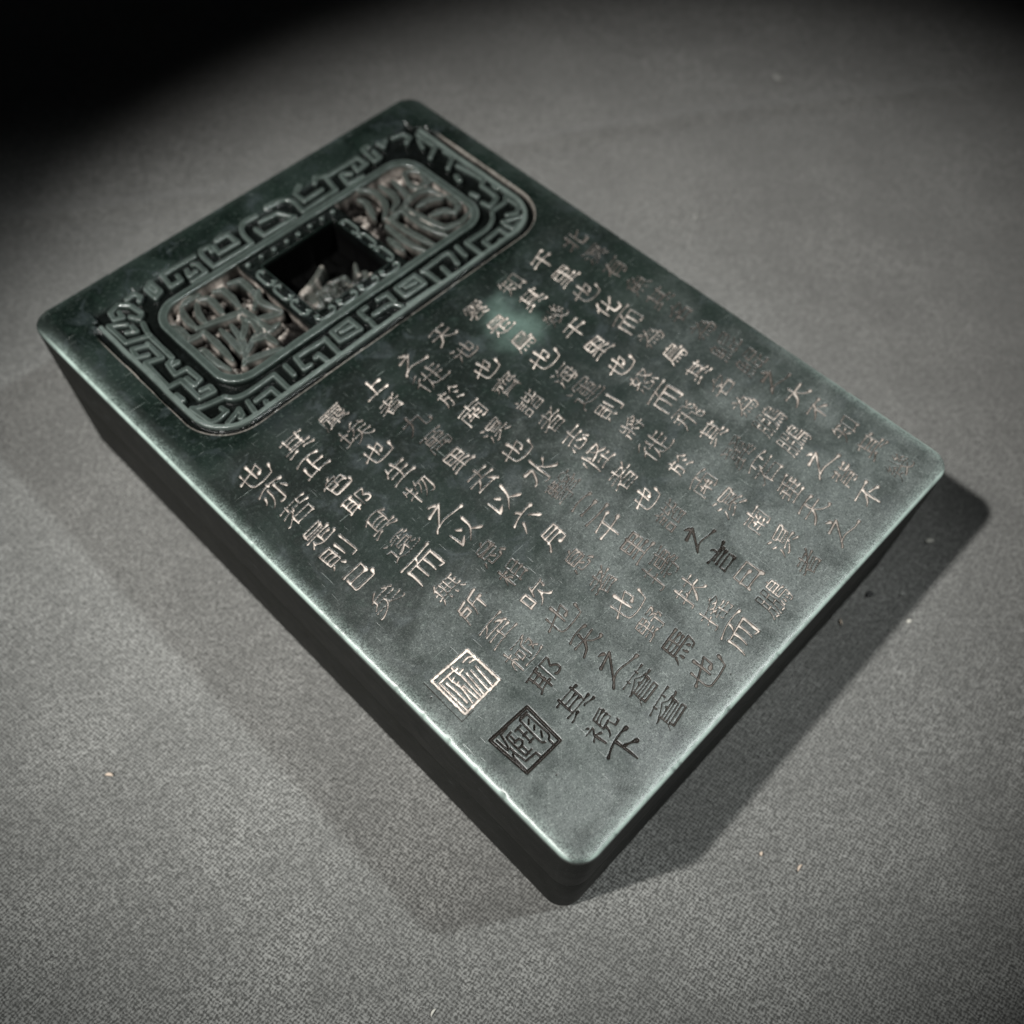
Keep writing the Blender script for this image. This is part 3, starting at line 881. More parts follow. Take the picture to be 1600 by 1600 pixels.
# ---- inscription ----------------------------------------------------
GL = {19977:[[6,8,56,8],[10,50,53,50],[14,30,48,30]],
19978:[[29,36,53,36],[29,55,29,6],[5,6,57,6]],
19979:[[30,36,35,36,52,26],[6,52,57,52],[30,52,30,4]],
19981:[[31,39,27,38,17,28,6,22],[38,36,49,29,57,23],[35,52,34,49,32,44,31,39,31,4],[6,52,56,52]],
20043:[[28,57,29,57,31,55,33,50,32,44],[18,12,18,10,20,8,28,5,56,5,58,7],[8,44,48,44,49,43,48,40,37,28,18,12,12,12,7,8,6,5]],
20061:[[7,40,43,40,43,8,44,5,50,4,57,5,59,9,58,14],[24,55,23,29,18,16,10,7,6,4]],
20063:[[15,34,15,14,16,8,17,6,21,4,51,4,55,7,57,14],[33,40,33,17,33,40],[33,41,33,17,33,41],[15,35,15,14,16,8,17,6,21,4,51,4,55,7,57,14],[15,35,15,14,16,8,17,6,21,4,51,4,55,7,57,14],[15,52,15,14,16,8,17,6,21,4,51,4,55,7,57,14],[33,56,33,17],[5,32,13,33,48,45,52,45,52,33,51,24,49,22,47,21,42,20,41,21]],
20134:[[49,34,53,26,56,18],[30,57,32,51],[25,45,25,30,23,20,19,12,16,8,12,5],[40,45,40,6,39,4,37,3,31,3,28,5],[13,34,11,26,7,20],[6,46,56,46]],
20197:[[12,14,17,15,22,17,28,20,30,23],[12,14,10,12],[12,51,12,14],[50,54,49,39,43,18],[26,50,27,50,30,47,33,39],[26,4,28,4,34,9,39,14,41,17,43,18,46,18,57,5]],
20845:[[20,27,17,20,9,7],[5,40,57,40],[26,57,29,56,32,47],[39,28,42,27,56,5]],
20854:[[17,39,45,39],[38,10,40,11,55,4,58,4],[4,4,8,4,22,11,23,10],[17,28,45,28],[7,49,55,49],[45,56,45,17],[17,56,17,17],[5,17,57,17]],
21063:[[39,49,39,19],[8,42,28,42],[55,55,55,7,53,3,45,3],[8,31,28,31],[11,12,7,5],[25,12,29,5],[28,31,28,54,8,54,8,19,28,19,28,31]],
21270:[[15,40,10,39,6,33,5,32],[24,20,30,24,34,25],[55,46,49,39,41,31,35,29],[34,55,35,7,37,5,53,4,55,5,58,13,57,18],[21,56,16,48,15,40,15,4]],
21271:[[38,34,44,36,56,44],[5,12,17,17,22,18],[6,40,22,40],[37,55,38,7,39,5,56,5,58,8,59,16],[22,55,22,4]],
21315:[[10,49,31,51,48,55,52,54],[31,51,31,4],[6,32,57,32]],
21335:[[40,34,37,29,37,26],[23,33,25,31,24,25],[31,25,31,4],[17,15,45,15],[9,3,9,39,53,39,53,4,44,3,41,4],[6,50,56,50],[31,56,31,39],[19,25,44,25]],
21435:[[49,10,52,7,53,5],[41,22,47,15,49,10],[26,30,23,23,15,12,13,7],[10,47,52,47],[31,56,31,30],[10,7,47,9,49,10],[5,30,57,30]],
21517:[[18,6,51,6],[30,58,26,56,25,51],[19,39,20,39,26,35,28,32],[28,32,26,26],[18,24,19,25,26,26],[3,23,8,22,13,24,18,24],[18,24,18,4],[6,41,10,41,19,48,21,50,25,51,48,50,48,47,41,39,32,32,28,32],[26,26,26,25,50,25,51,4]],
21561:[[41,36,41,23],[56,45,56,39,54,34,54,32],[41,23,39,22,35,13,28,6,24,4],[41,23,43,22,49,10,53,6,57,5],[34,56,32,46],[6,19,19,19,19,51,6,51,6,14],[26,33,31,45,32,46,56,45,60,47]],
22402:[[11,5,51,5],[46,42,46,17],[16,42,16,17],[11,52,31,53,32,54,49,56,52,55],[5,30,57,30],[8,17,54,17],[31,53,31,5],[8,42,54,42]],
22467:[[40,19,42,20,58,20],[40,57,38,57,31,48,30,44],[49,51,51,48,52,45],[34,40,32,39,31,33],[13,19,20,21,21,24],[40,19,37,14,33,9,26,4,22,4],[25,20,39,20,48,8,56,4,59,5],[40,32,40,19,37,14,33,9,26,4,22,4],[5,41,19,41],[26,28,29,32,31,33,55,32],[25,45,30,44,52,45,54,45,56,42],[12,56,13,19,12,18,5,15,2,16]],
22645:[[19,21,21,20,32,22],[32,56,33,52],[19,28,32,28],[39,27,53,30],[24,52,24,35],[19,34,19,21],[12,4,58,4],[57,52,9,52,8,18,7,10,5,6,5,1],[34,17,34,4],[17,13,53,13],[9,44,54,44,55,43,54,35,9,35],[39,52,39,22,41,20,56,20,57,22,57,25]],
22823:[[31,56,31,37],[31,36,29,33,27,27,22,17,13,8,6,4,5,5],[31,37,31,36,29,33,27,27,22,17,13,8,6,4,5,5],[31,37,31,36,29,33,27,27,22,17,13,8,6,4,5,5],[6,38,30,38,33,34,39,21,42,16,49,9,56,5],[57,38,33,38,31,37,29,33,25,23,22,17,11,7,7,4,5,5]],
22825:[[31,51,31,31],[31,31,31,30,29,28,28,25,23,16,18,11,6,4],[31,31,31,30,29,28,28,25,23,16,18,11,6,4],[8,52,53,52],[6,32,30,32,39,17,45,11,55,4,60,5],[6,4,18,11,23,16,31,31,32,32,56,32]],
23559:[[40,45,43,44,45,41],[7,54,7,39,19,38],[45,41,45,38,43,37,37,35],[30,19,33,17,37,11],[43,58,40,56,40,53],[8,25,7,14,5,4],[25,44,28,44,37,52,40,53],[40,53,41,52,54,52,54,49,52,45,48,41,45,41],[32,41,37,37,37,33,33,32,26,30],[19,56,19,3],[4,25,19,25],[26,25,57,25],[50,33,49,5,47,4,41,4]],
24050:[[11,32,49,32],[8,53,49,53,49,29],[11,41,11,10,12,8,16,5,51,5,55,8,57,16]],
24190:[[53,41,54,36],[45,57,43,51,41,49,41,46],[15,17,21,15,24,12],[45,32,49,29,49,25],[45,35,45,32],[46,44,46,42,42,38,41,35],[14,43,14,40,10,36,9,33],[41,12,36,8,27,4,23,5,41,12],[42,46,41,45,46,45,46,43,42,38,41,35,40,35],[35,25,37,18,40,11,32,6,27,4,24,4,23,5],[34,25,16,25,15,17,18,16,24,12],[41,46,41,45,39,44,41,46],[41,47,41,45,46,45,46,43,42,38,41,35,40,35],[23,5,27,4,36,8,47,17,49,20],[30,56,31,39,35,25,39,13,47,5,50,4,55,4,58,7,58,10,57,13],[21,39,22,39,24,34,26,32],[5,25,57,25],[16,29,15,17,10,7,6,4,5,4],[41,35,54,36,56,35,56,34],[41,46,46,44,48,45,53,50],[15,56,8,43,14,43,17,44,21,49],[7,33,24,34]],
24473:[[18,57,16,57,8,48,5,46],[29,52,29,36],[27,16,26,15,24,9,20,4],[28,28,27,16],[41,23,55,23],[41,48,55,48],[13,34,9,33,4,28],[22,36,58,36],[27,16,30,15,31,11,34,8,41,6,42,4,57,4,60,6],[19,44,18,44,14,39,13,34,13,3],[41,56,41,6]],
24535:[[28,26,38,18],[47,20,50,19,56,7],[10,19,7,8],[19,20,19,6,23,4,43,4,46,7,45,13],[5,48,57,48],[31,56,31,32],[9,32,53,32]],
24594:[[21,18,21,6,24,4,42,4,44,8,43,13],[27,23,36,17],[50,18,57,7],[11,18,12,16,6,6],[14,50,13,49,12,45,10,42,10,39,11,38,17,35,19,33,11,27,5,26],[20,33,11,27,8,26,5,26,20,33],[15,50,13,49,12,45,10,42,10,39,11,38,17,35,19,33,11,27,5,26],[20,33,19,33,11,27,8,26,5,26,20,33],[36,53,37,47,40,41,45,35,48,32,54,27,59,27],[17,57,16,51,12,47,10,39,11,38,26,30],[5,50,27,49,25,41,20,33,11,27,8,26,5,26],[33,53,53,53,54,52,54,49,51,43,45,35,35,28,32,28]],
24618:[[19,46,22,38],[6,45,4,32],[13,56,13,3],[42,38,40,38,36,35,28,32,22,31,21,32,42,38],[23,5,58,5],[41,27,41,5],[26,20,55,20],[31,53,32,47,39,39,54,32,58,31,59,32],[27,54,52,53,50,47,41,38,28,32,22,31,21,32]],
24687:[[19,16,19,6,22,4,42,4,45,6,46,10],[14,42,48,42],[14,34,48,34],[10,16,6,7],[51,17,56,8],[34,59,31,57,30,52],[30,25,30,21,35,14],[48,42,47,25,15,25,15,51,30,52,48,51,48,42]],
25152:[[50,35,50,4],[8,41,25,41,25,27,8,27],[35,35,58,35],[58,55,55,55,36,51,35,22,32,11,30,6],[27,55,15,52,9,51,8,27,7,13,5,6,5,2]],
25206:[[41,27,41,25,39,23,38,20,34,12,27,5,25,4,41,27],[13,27,13,6,12,4,7,3],[41,27,41,25,39,23,38,20,34,12,27,5,25,4,41,27],[5,24,21,28,23,31],[30,45,55,45],[41,56,41,26],[57,28,43,28,34,12,27,5,25,4],[27,28,39,28,49,12,55,5,57,5],[5,44,21,44],[13,56,13,6,13,4,10,3,7,4]],
25622:[[32,29,28,24,26,23],[27,41,31,40,33,38,34,36],[38,46,43,43,43,41],[44,58,40,57,39,53],[56,12,56,5],[30,31,29,32,30,32,30,31],[31,32,30,31,29,32,30,32,30,31,29,32,30,32,30,31,29,32,30,32,30,31,29,32,30,32,30,31,29,32,30,32,30,31,29,32,30,32,30,31,29,32,30,32,30,31,29,32,30,32,30,31,29,32,30,32,30,31,29,32,30,32,30,31,29,32,30,32,30,31,29,32,30,32,30,31,29,32,30,32,30,31,29,32,30,32,30,31,29,32,30,32,30,31,29,32,30,32,30,31,29,32,30,32,30,31,29,32,30,32,30,31,29,32,30,32,30,31,29,32,30,32,30,31,29,32,30,32,30,31,29,32,30,32,30,31,29,32,30,32,30,31,29,32,30,32,30,31,29,32,30,32,30,31,29,32,30,32,30,31,29,32,30,32,30,31,29,32,30,32,30,31,29,32,30,32,30,31,29,32,30,32,30,31,29,32,30,32,30,31,29,32,30,32,30,31,29,32,30,32,30,31,29,32,30,32,30,31,29,32,30,32,30,31,29,32,30,32,30,31,29,32,30,32,30,31,29,32,30,32,30,31,29,32,30,32,30,31,29,32,30,32,30,31,29,32,30,32,30,31,29,32,30,32,30,31,29,32,30,32,30,31,29,32,30,32,30,31,29,32,30,32,30,31,29,32,30,32,30,31,29,32,30,32,30,31,29,32,30,32,30,31,29,32,30,32,30,31,29,32,30,32,30,31,29,32,30,32,30,31,29,32,30,32,30,31,29,32,30,32,30,31,29,32,30,32,30,31,29,32,30,32,30,31,29,32,30,32,30,31,29,32,30,32,30,31,29,32,30,32,30,31,29,32,30,32,30,31,29,32,30,32,30,31,29,32,30,32,30,31,29,32,30,32,30,31,29,32,30,32,30,31,29,32,30,32,30,31,29,32,30,32,30,31,29,32,30,32,30,31,29,32,30,32,30,31,29,32,30,32,30,31,29,32,30,32,30,31,29,32,30,32,30,31,29,32,30,32,30,31,29,32,30,32,30,31,29,32,30,32,30,31,29,32,30,32,30,31,29,32,30,32,30,31,29,32,30,32,30,31,29,32,30,32,30,31,29,32,30,32,30,31,29,32,30,32,30,31,29,32,30,32,30,31,29,32,30,32,30,31,29,32,30,32,30,31,29,32,30,32,30,31,29,32,30,32,30,31,29,32,30,32,30,31,29,32,30,32,30,31,29,32,30,32,30,31,29,32,30,32,30,31,29,32,30,32,30,31,29,32,30,32,30,31,29,32,30,32,30,31,29,32,30,32,30,31,29,32,30,32,30,31,29,32,30,32,30,31,29,32,30,32,30,31,29,32,30,32,30,31,29,32,30,32,30,31,29,32,30,32,30,31,29,32,30,32,30,31,29,32,30,32,30,31,29,32,30,32,30,31,29,32,30,32,30,31,29,32,30,32,30,31,29,32,30,32,30,31,29,32,30,32,30,31,29,32,30,32,30,31,29,32,30,32,30,31,29,32,30,32,30,31,29,32,30,32,30,31,29,32,30,32,30,31,29,32,30,32,30,31,29,32,30,32,30,31,29,32,30,32,30,31,29,32,31,32],[12,28,12,6,12,4,7,3,3,5],[43,41,42,39,37,36,34,36,30,32],[23,34,32,32,32,29],[32,29,55,29],[4,44,19,44,21,45,25,45,33,49,35,52,39,53,54,52,52,47,47,42,43,41],[12,56,12,4,7,3,3,5],[4,25,19,29],[28,11,28,5,56,5],[41,29,41,6],[24,18,58,18]],
25718:[[30,12,32,10],[51,32,51,29,53,26],[30,16,30,12],[12,28,12,6,12,4,7,3,3,5],[4,44,19,44],[27,39,55,39],[48,21,47,3,40,3,38,4],[22,16,58,16],[12,56,12,4,7,3,3,5],[4,25,19,29],[51,32,28,32,27,33,27,46,54,46,55,45,55,33,54,32,51,32],[41,56,41,25],[24,53,57,53],[24,25,53,26,55,25,58,23]],
25802:[[52,30,52,26],[32,30,33,29,41,32,42,33],[38,42,38,38,41,35,42,33],[42,33,46,33],[27,46,27,42,26,41,17,41,16,30,7,30,7,32,27,46],[4,12,58,12],[7,32,8,30,27,30,27,32],[9,18,52,18],[31,24,31,5,30,3,22,3],[6,26,7,25,31,24,33,25,52,26],[35,42,51,42,51,38,48,36,46,33],[7,45,8,50,26,50,27,49,27,42,26,41,8,41,7,41,7,45],[7,45,32,46,36,49,38,55,49,55,50,54,50,49,51,47,58,47],[4,36,30,36],[5,54,29,54],[17,57,17,30],[46,33,47,32,52,30,57,29,59,30]],
26044:[[37,14,50,6],[40,32,47,27],[43,52,41,51,36,42,31,37],[13,57,17,52,16,46],[43,52,46,50,50,43,57,37],[11,33,24,32,23,16,22,7,20,4,15,4],[43,56,43,52],[5,46,26,46],[11,46,11,33,9,16,7,8,5,5]],
26159:[[32,18,53,18],[12,46,50,46],[16,22,15,15],[12,46,12,37,49,37,50,54,13,55,12,46],[32,29,32,6],[6,29,57,29],[9,7,13,14,15,15,17,14,23,8,34,4,57,4,60,6]],
26352:[[10,30,42,30],[10,9,52,9],[10,5,10,50,52,50,52,5]],
26376:[[15,38,49,38],[14,23,49,23],[5,4,11,13,14,23,15,53,49,53,48,5,47,4,37,3,33,5]],
26377:[[18,26,49,26],[18,15,49,15],[18,36,17,34,14,33,7,26,18,36],[24,49,22,48,21,44,17,34,14,33,7,26,24,49],[6,49,56,49],[26,56,25,50,23,48,18,36,18,3],[7,26,14,33,20,37,49,37,49,6,48,4,39,3,38,4]],
26997:[[11,32,8,31,4,19,4,14],[51,23,53,22,56,17],[50,53,49,51,47,49,39,45,38,43,38,13,33,12,31,13],[20,6,58,6],[11,32,12,32,12,3],[51,23,49,22,47,18],[46,32,49,28,51,27],[12,36,16,34,18,31,18,28],[5,45,17,45],[23,21,31,21,31,40,23,39,23,17],[12,57,12,36,11,32],[45,40,55,40,54,32,51,27,51,23],[24,54,53,54]],
27491:[[14,35,14,6],[32,31,52,31],[6,6,57,6],[8,52,55,52],[32,52,32,6]],
27700:[[7,40,21,40,22,37,19,29,14,19,8,12,6,11,3,11],[31,56,31,41,32,37],[39,32,40,27,50,16,56,11,60,12],[32,37,31,36,31,5,30,4,24,3,20,5],[32,37,36,35,38,32,39,32,41,32,50,41,50,42]],
27744:[[16,23,16,21,8,6],[5,38,8,37,13,34],[9,56,17,51],[27,34,27,7,28,5,31,4,53,4,56,5,57,7,58,11],[41,39,41,17,41,39],[41,40,41,17,41,40],[27,35,27,7,28,5,31,4,53,4,56,5,57,7,58,11],[27,50,27,7,29,5,31,4,53,4,57,6,58,11],[41,56,41,17],[18,32,22,32,29,36,38,38,43,41,45,41,51,44,55,44,55,27,54,21,52,20,48,20,47,21]],
28023:[[6,37,12,33,12,32],[37,39,37,35,42,31,42,26],[9,55,16,51],[29,56,28,50],[13,23,14,21,13,18,7,6],[34,22,36,22,41,17,41,12],[39,5,41,3,49,4,51,6,52,12],[26,26,25,19,25,12,51,12,51,9,50,5,47,3,41,3,39,5],[20,26,58,26],[39,5,41,3,49,4,51,6,53,26,53,39,28,39,25,19,25,12,56,12],[21,40,26,49,28,50,56,50]],
28319:[[27,36,52,36],[5,38,12,34],[14,22,12,15,7,6,7,4],[46,12,57,4],[38,23,39,23,39,18],[18,4,22,4,32,12,34,13],[8,55,15,51],[22,18,58,18],[52,44,56,47,56,54,23,54,22,48,24,46,27,44,52,44],[27,44,27,28,52,28,52,44]],
28858:[[43,16,45,12],[33,16,35,8,36,8],[24,14,25,6],[14,15,13,10,9,4],[13,57,16,57,20,51],[5,17,7,18,13,23,17,24],[30,46,28,46,28,42,26,39,25,35,23,34,18,28,17,24,56,23,55,11,52,3,44,3,42,4],[30,46,28,46,28,42,26,39,25,35,23,34,18,28,17,24,56,23,55,11,52,3,44,3,42,4],[7,46,46,46,45,35],[33,56,31,48,26,39,25,35],[17,24,18,28,23,34,45,35,51,34,50,24],[17,24,18,23,56,23,56,17,53,5,50,3,44,3,42,4]],
28961:[[11,12,8,6,5,3],[51,13,56,4,58,3],[38,11,40,4],[24,11,25,4],[14,50,14,20,5,20],[14,50,13,49,14,20,5,20],[25,50,25,20],[17,56,14,49,14,20],[48,50,48,20],[5,20,57,20],[36,50,36,20],[7,34,55,34],[10,46,16,50,55,50]],
29289:[[35,57,33,50,33,46],[7,44,6,43,4,35],[50,46,49,38,44,24,35,9,30,5],[7,53,7,44],[40,46,40,43,37,33,33,27,27,18],[16,26,16,3,16,26],[16,26,16,3,16,26],[5,22,24,28],[7,44,22,44],[16,56,16,3],[26,35,32,46,57,46,55,16,54,9,51,4,44,4,43,5]],
29983:[[16,55,14,44],[7,35,12,43,14,44,54,44],[5,5,57,5],[12,26,52,26],[31,56,31,5]],
30456:[[15,32,21,30,24,25,24,24],[15,32,11,32,4,15],[32,7,56,7],[32,38,56,38],[32,23,56,23],[15,33,15,4,15,33],[15,56,15,4],[5,43,24,43],[32,3,32,53,55,53,56,4]],
30691:[[12,44,17,46],[17,46,18,45,30,45,46,46,47,47],[33,20,34,16,42,9,47,6,55,3,58,5],[47,47,51,46,54,42],[41,54,46,50,47,47],[3,5,5,4,10,4,21,9,28,16,29,20],[17,46,17,38,16,33,13,32,9,27,7,27],[18,47,18,46,17,46,17,38,16,33,13,32,9,27,7,27],[17,47,17,38,16,33,13,32,9,27,7,27],[3,5,5,4,8,4,18,7,26,13,28,16,29,20,30,20],[18,47,17,46,17,38,16,33,13,32,9,27,7,27],[28,58,26,57,17,49,17,38,16,33],[5,20,57,20],[31,33,31,23,26,13,18,7,8,4,5,4,3,5],[7,27,9,27,13,32,16,33,52,33]],
30693:[[17,22,20,21,29,11],[36,10,54,10],[10,48,8,47,5,39],[11,56,10,48],[5,31,30,31],[18,48,17,22,12,12,6,5,5,5],[10,48,28,48],[36,5,36,51,54,51,54,6]],
32764:[[10,52,14,49,14,45],[40,8,54,3,57,3],[10,55,10,52],[37,55,37,51,41,49,41,45],[41,12,40,11,40,8,38,7,41,12],[3,4,7,3,17,6,22,8,22,12],[3,4,7,3,15,5,22,8,26,8],[5,42,8,42,14,45,26,47],[34,42,55,48],[12,31,50,31],[31,37,31,25],[4,11,58,11],[21,24,22,8],[7,18,55,18],[41,24,40,8],[6,55,25,55,26,54,26,43],[31,37,13,37,12,25,21,24,31,25,41,24,49,25,50,26,50,37,31,37],[33,55,54,55,55,54,55,43]],
32773:[[53,54,47,47,45,47],[45,47,45,45,40,40,39,37],[39,37,40,36,57,36],[19,5,49,5],[19,16,49,16],[31,36,30,33,25,30,23,27],[3,22,7,21,14,25,18,25],[18,25,19,26,23,27],[23,27,25,26,49,26,49,5],[18,25,19,5],[11,49,43,49,45,47],[27,56,27,37],[5,36,27,37,31,36,39,37]],
32780:[[31,53,28,39],[38,39,38,6],[24,39,24,5],[6,53,57,53],[8,4,8,39,54,39,54,5,51,3,46,3]],
32822:[[10,40,26,40],[45,14,47,12,51,12,56,14,57,17,57,23,54,29,48,35,55,49,55,53,38,53,38,4],[10,27,26,27],[26,15,26,3,26,15],[5,53,31,53],[5,12,30,16],[26,53,26,3],[10,53,10,13]],
32972:[[36,49,42,50,53,53],[14,23,48,23],[14,14,48,14],[6,39,18,42,23,42],[7,51,23,51],[36,56,37,40,39,38,53,38,56,39,57,42],[23,56,23,38],[14,4,15,32,48,32,48,5,47,3,39,3,37,4]],
33267:[[24,53,22,48,15,40,14,36],[38,46,41,46,43,44,46,41,47,38],[47,38,51,37,53,34],[5,6,57,6],[11,36,40,36,46,37,47,38],[31,30,31,6],[11,22,52,22],[7,53,55,53]],
33394:[[26,58,23,56,22,51],[32,39,32,24,13,24,13,8,14,6,18,4,52,4,55,5,57,8,58,12,57,15],[13,40,13,8,15,5,18,4,52,4,56,7,58,12,57,15],[34,39,32,39,32,24,13,24,13,8,14,6,18,4,52,4,55,5,57,8,58,12,57,15],[12,40,13,8,15,5,18,4,52,4,56,7,58,12,57,15],[5,37,8,40,13,40,14,39,51,39,52,21],[13,24,51,24],[32,24,32,38,35,41,35,44,39,47,39,51,19,51,13,44,13,40,13,8,15,5,18,4,52,4,55,5,57,8,58,12,57,15]],
33509:[[28,42,27,35],[18,6,51,6],[18,21,18,3,18,21],[18,22,18,3,18,22],[19,23,18,22,18,3,19,23],[42,56,42,44],[2,14,6,13,14,20,18,22,51,22,51,4],[24,35,23,31,20,27,18,22,18,3],[20,56,20,44],[6,51,57,51],[5,35,57,35]],
33836:[[20,56,20,50],[9,3,9,21,54,21,54,4,48,3,45,4],[6,53,56,53],[42,56,42,50],[18,10,43,11],[13,36,50,36],[40,16,42,16,43,11,45,10,46,8],[31,29,13,29,13,44,49,44,49,29,31,29],[31,44,31,11]],
33980:[[3,35,7,34,12,35],[12,35,12,36,22,40,32,46,39,40,50,36,51,35],[14,26,48,26],[14,32,31,32,32,33],[32,33,33,32,48,32],[31,37,32,33],[51,35,56,34,59,35],[51,35,48,32],[20,56,20,49],[12,35,14,32,13,13],[16,13,16,4,50,4,50,12,49,13,13,13,11,13,10,10,7,6],[14,20,47,20,48,21,48,32],[42,56,42,49],[6,53,57,53]],
35222:[[32,44,55,44],[47,24,48,4,57,4,59,8,58,10],[37,24,36,16,34,11,31,6,26,3],[32,34,55,34],[13,56,16,52],[14,30,15,3,14,30],[15,31,15,3,15,31],[5,46,22,45,21,42,16,35,15,30,15,3],[6,25,11,29,15,30,19,29,24,24],[47,24,32,24,32,54,54,54,55,24,47,24]],
35328:[[15,38,48,38],[14,5,48,5],[14,5,14,19,48,19,48,5],[15,29,48,29],[28,57,30,57,33,52,33,47],[5,47,58,47]],
35559:[[44,32,41,30,40,25],[46,47,50,47,57,51],[31,15,55,15],[12,57,15,52],[7,38,21,38],[5,46,24,46],[31,48,40,48],[31,5,55,5],[7,30,21,30],[46,56,46,36,47,34,51,33,57,34,58,38,57,40],[31,56,30,34,40,36],[31,5,31,24,40,25,55,25,55,5],[7,6,21,6,21,21,7,21,7,4]],
36939:[[7,54,13,46],[21,47,22,55,55,55,56,54,56,47],[5,32,13,32,13,12],[25,31,53,31],[26,45,51,45],[21,16,57,16],[5,2,5,6,6,8,11,12,13,12,16,12,23,7,32,5,56,5,60,8],[53,31,53,38,25,38,25,24,52,23,53,31],[38,48,38,12]],
36960:[[48,19,49,18,55,14],[54,25,49,21,48,19],[13,11,8,8,5,4],[13,11,17,10,23,6,30,4,57,4,60,7],[5,35,13,34,13,11],[20,16,23,15,29,18,33,22,38,24],[8,52,14,48],[37,25,29,18,23,15,20,16,37,25],[38,23,38,12,38,23],[37,25,37,24,33,22,29,18,23,15,20,16,37,25],[38,23,38,12,38,23],[38,24,38,12,38,24],[37,26,37,24,33,22,29,18,23,15,20,16,37,26],[38,56,38,44],[24,52,53,52],[51,28,51,36,50,37,26,37,26,28,35,28,39,22,48,19],[54,25,54,26,51,28,39,28,38,24,38,12],[20,44,57,44]],
37324:[[10,19,53,19],[12,42,51,42],[32,54,32,5],[51,42,51,54,12,54,12,30,51,30,51,42],[5,5,57,5]],
37326:[[39,45,47,42],[47,42,47,40,51,36,51,33],[36,54,55,53,54,49,47,42],[4,6,17,7,18,8],[45,33,45,4,43,3,37,3,34,5],[18,8,31,9],[6,21,29,21],[6,43,30,43],[18,54,18,8],[18,54,6,54,6,32,29,32,29,54,18,54],[35,33,57,32,57,28,54,22]],
38642:[[12,32,24,32],[43,16,43,12],[14,39,23,39],[21,15,20,12,16,8,15,5],[13,24,50,24],[38,39,48,39],[38,32,50,32],[5,16,57,16],[15,5,21,4,47,6,50,6,54,3],[39,13,43,12,46,10,47,6],[10,55,52,55],[6,37,7,46,55,46,56,45,56,37],[31,54,31,31]],
39131:[[56,54,54,53,50,50,49,47],[49,20,50,19,56,16],[44,20,49,20],[55,27,50,23,49,20],[14,43,14,30,12,16,7,6],[9,54,42,54,46,39,50,34,55,32,57,33,58,34,58,37],[44,47,49,47,55,43],[29,47,29,4],[5,30,43,30,44,17,48,7,51,4,56,3,57,3,59,6,58,10],[4,42,9,42,14,43,21,46,22,46]],
39340:[[31,16,32,16,32,14,34,8],[21,14,22,6],[42,17,45,11],[13,17,11,16,9,10,5,4],[12,43,50,43],[12,33,50,33],[32,54,32,24],[52,54,13,54,12,24,13,23,56,23,55,12,53,4,51,3,45,3]],
39770:[[37,12,40,4],[12,13,9,6,6,3,3,3],[25,58,22,57,22,53],[24,12,25,4],[49,14,54,9,57,4],[12,43,12,21,13,20,51,20,51,31,31,31,31,20,13,20,12,21,12,31,31,31,31,20,13,20,12,21,12,31,31,31,31,20,13,20,12,21,12,31,31,31,31,20,13,20,12,21,12,31,31,31,31,20,13,20,12,21,12,31,31,31,31,22],[13,43,12,21,13,20,51,20,51,31,31,31,31,20,13,20,12,21,12,31,31,31,31,20,13,20,12,21,12,31,31,31,31,20,13,20,12,21,12,31,31,31,31,20,13,20,12,21,12,31,31,31,31,20,13,20,12,21,12,31,31,31,31,22],[12,31,51,31],[31,42,31,20],[7,41,13,43,50,42,50,20,13,20,12,21,13,43,14,47,18,52,22,53,37,53,37,49,35,46,34,43]],
39908:[[7,13,4,4],[13,13,13,5],[19,13,20,6],[32,45,55,45],[11,57,11,52],[25,15,27,9],[33,21,41,21],[47,19,51,20,57,24],[16,41,15,41,15,20,7,20,7,31,15,31,15,20,7,21,7,31,15,31,15,20,7,21,7,31,15,31,15,20,7,21,7,31,15,31,15,20,7,21,7,31,15,31,15,20,7,21,7,31,15,31,15,20,7,21,7,31,15,31,15,20,7,21,7,31,15,31,15,20,7,21,7,31,15,31,15,20,7,21,7,31,15,31,15,23,16,41],[7,31,23,31],[32,45,32,35,55,35,55,54,32,54,32,45],[11,52,20,51,19,48,16,41,15,20],[33,29,33,5,41,6,43,8],[47,29,47,6,48,4,58,4,59,9,58,11],[11,52,9,51,7,46,7,21,24,21,24,40,7,41]],
40165:[[13,28,57,28],[30,57,30,53],[13,44,48,44],[21,12,21,6],[10,14,9,10,6,4],[30,14,31,13,32,7],[41,14,43,10],[13,36,48,36,48,51,47,52,14,52,13,20,54,20,55,19,53,4,48,2,44,3,42,4]],
40300:[[7,39,15,39],[22,24,30,24],[52,17,54,12,57,12],[7,24,15,24],[47,15,49,9],[37,29,58,29],[37,44,55,44],[22,39,30,39],[36,15,35,5],[41,14,42,12,42,7],[46,57,46,52],[3,4,5,10,7,24,7,54,15,53,15,6,13,4,11,4,10,5],[20,1,19,4,21,11,22,24,22,54,31,53,31,5,29,3,26,3],[37,36,55,36,54,52,38,52,38,22,58,22,56,4,54,2,49,3]],
40778:[[14,14,49,13],[36,46,31,38,31,31],[14,22,49,22],[50,44,52,36,57,31,58,31],[12,43,12,40,10,35,5,30,5,31],[29,58,31,57,32,52],[24,47,26,47,28,44],[54,45,42,43,41,42,41,32,50,32],[6,44,22,43,20,32,19,31,15,31],[14,25,14,14,10,6],[49,25,49,3],[6,51,57,51]]}
COLS = ["北溟有魚其名為鯤鯤之大不知其幾","千里也化而為鳥其名為鵬鵬之背不","知其幾千里也怒而飛其翼若垂天之","雲是鳥也海運則將徙於南溟南溟者","天池也齊諧者志怪者也諧之言曰鵬","之徙於南溟也水擊三千里摶扶搖而","上者九萬里去以六月息者也野馬也","塵埃也生物之以息相吹也天之蒼蒼","其正色耶其遠而無所至極耶其視下","也亦若是則已矣"]
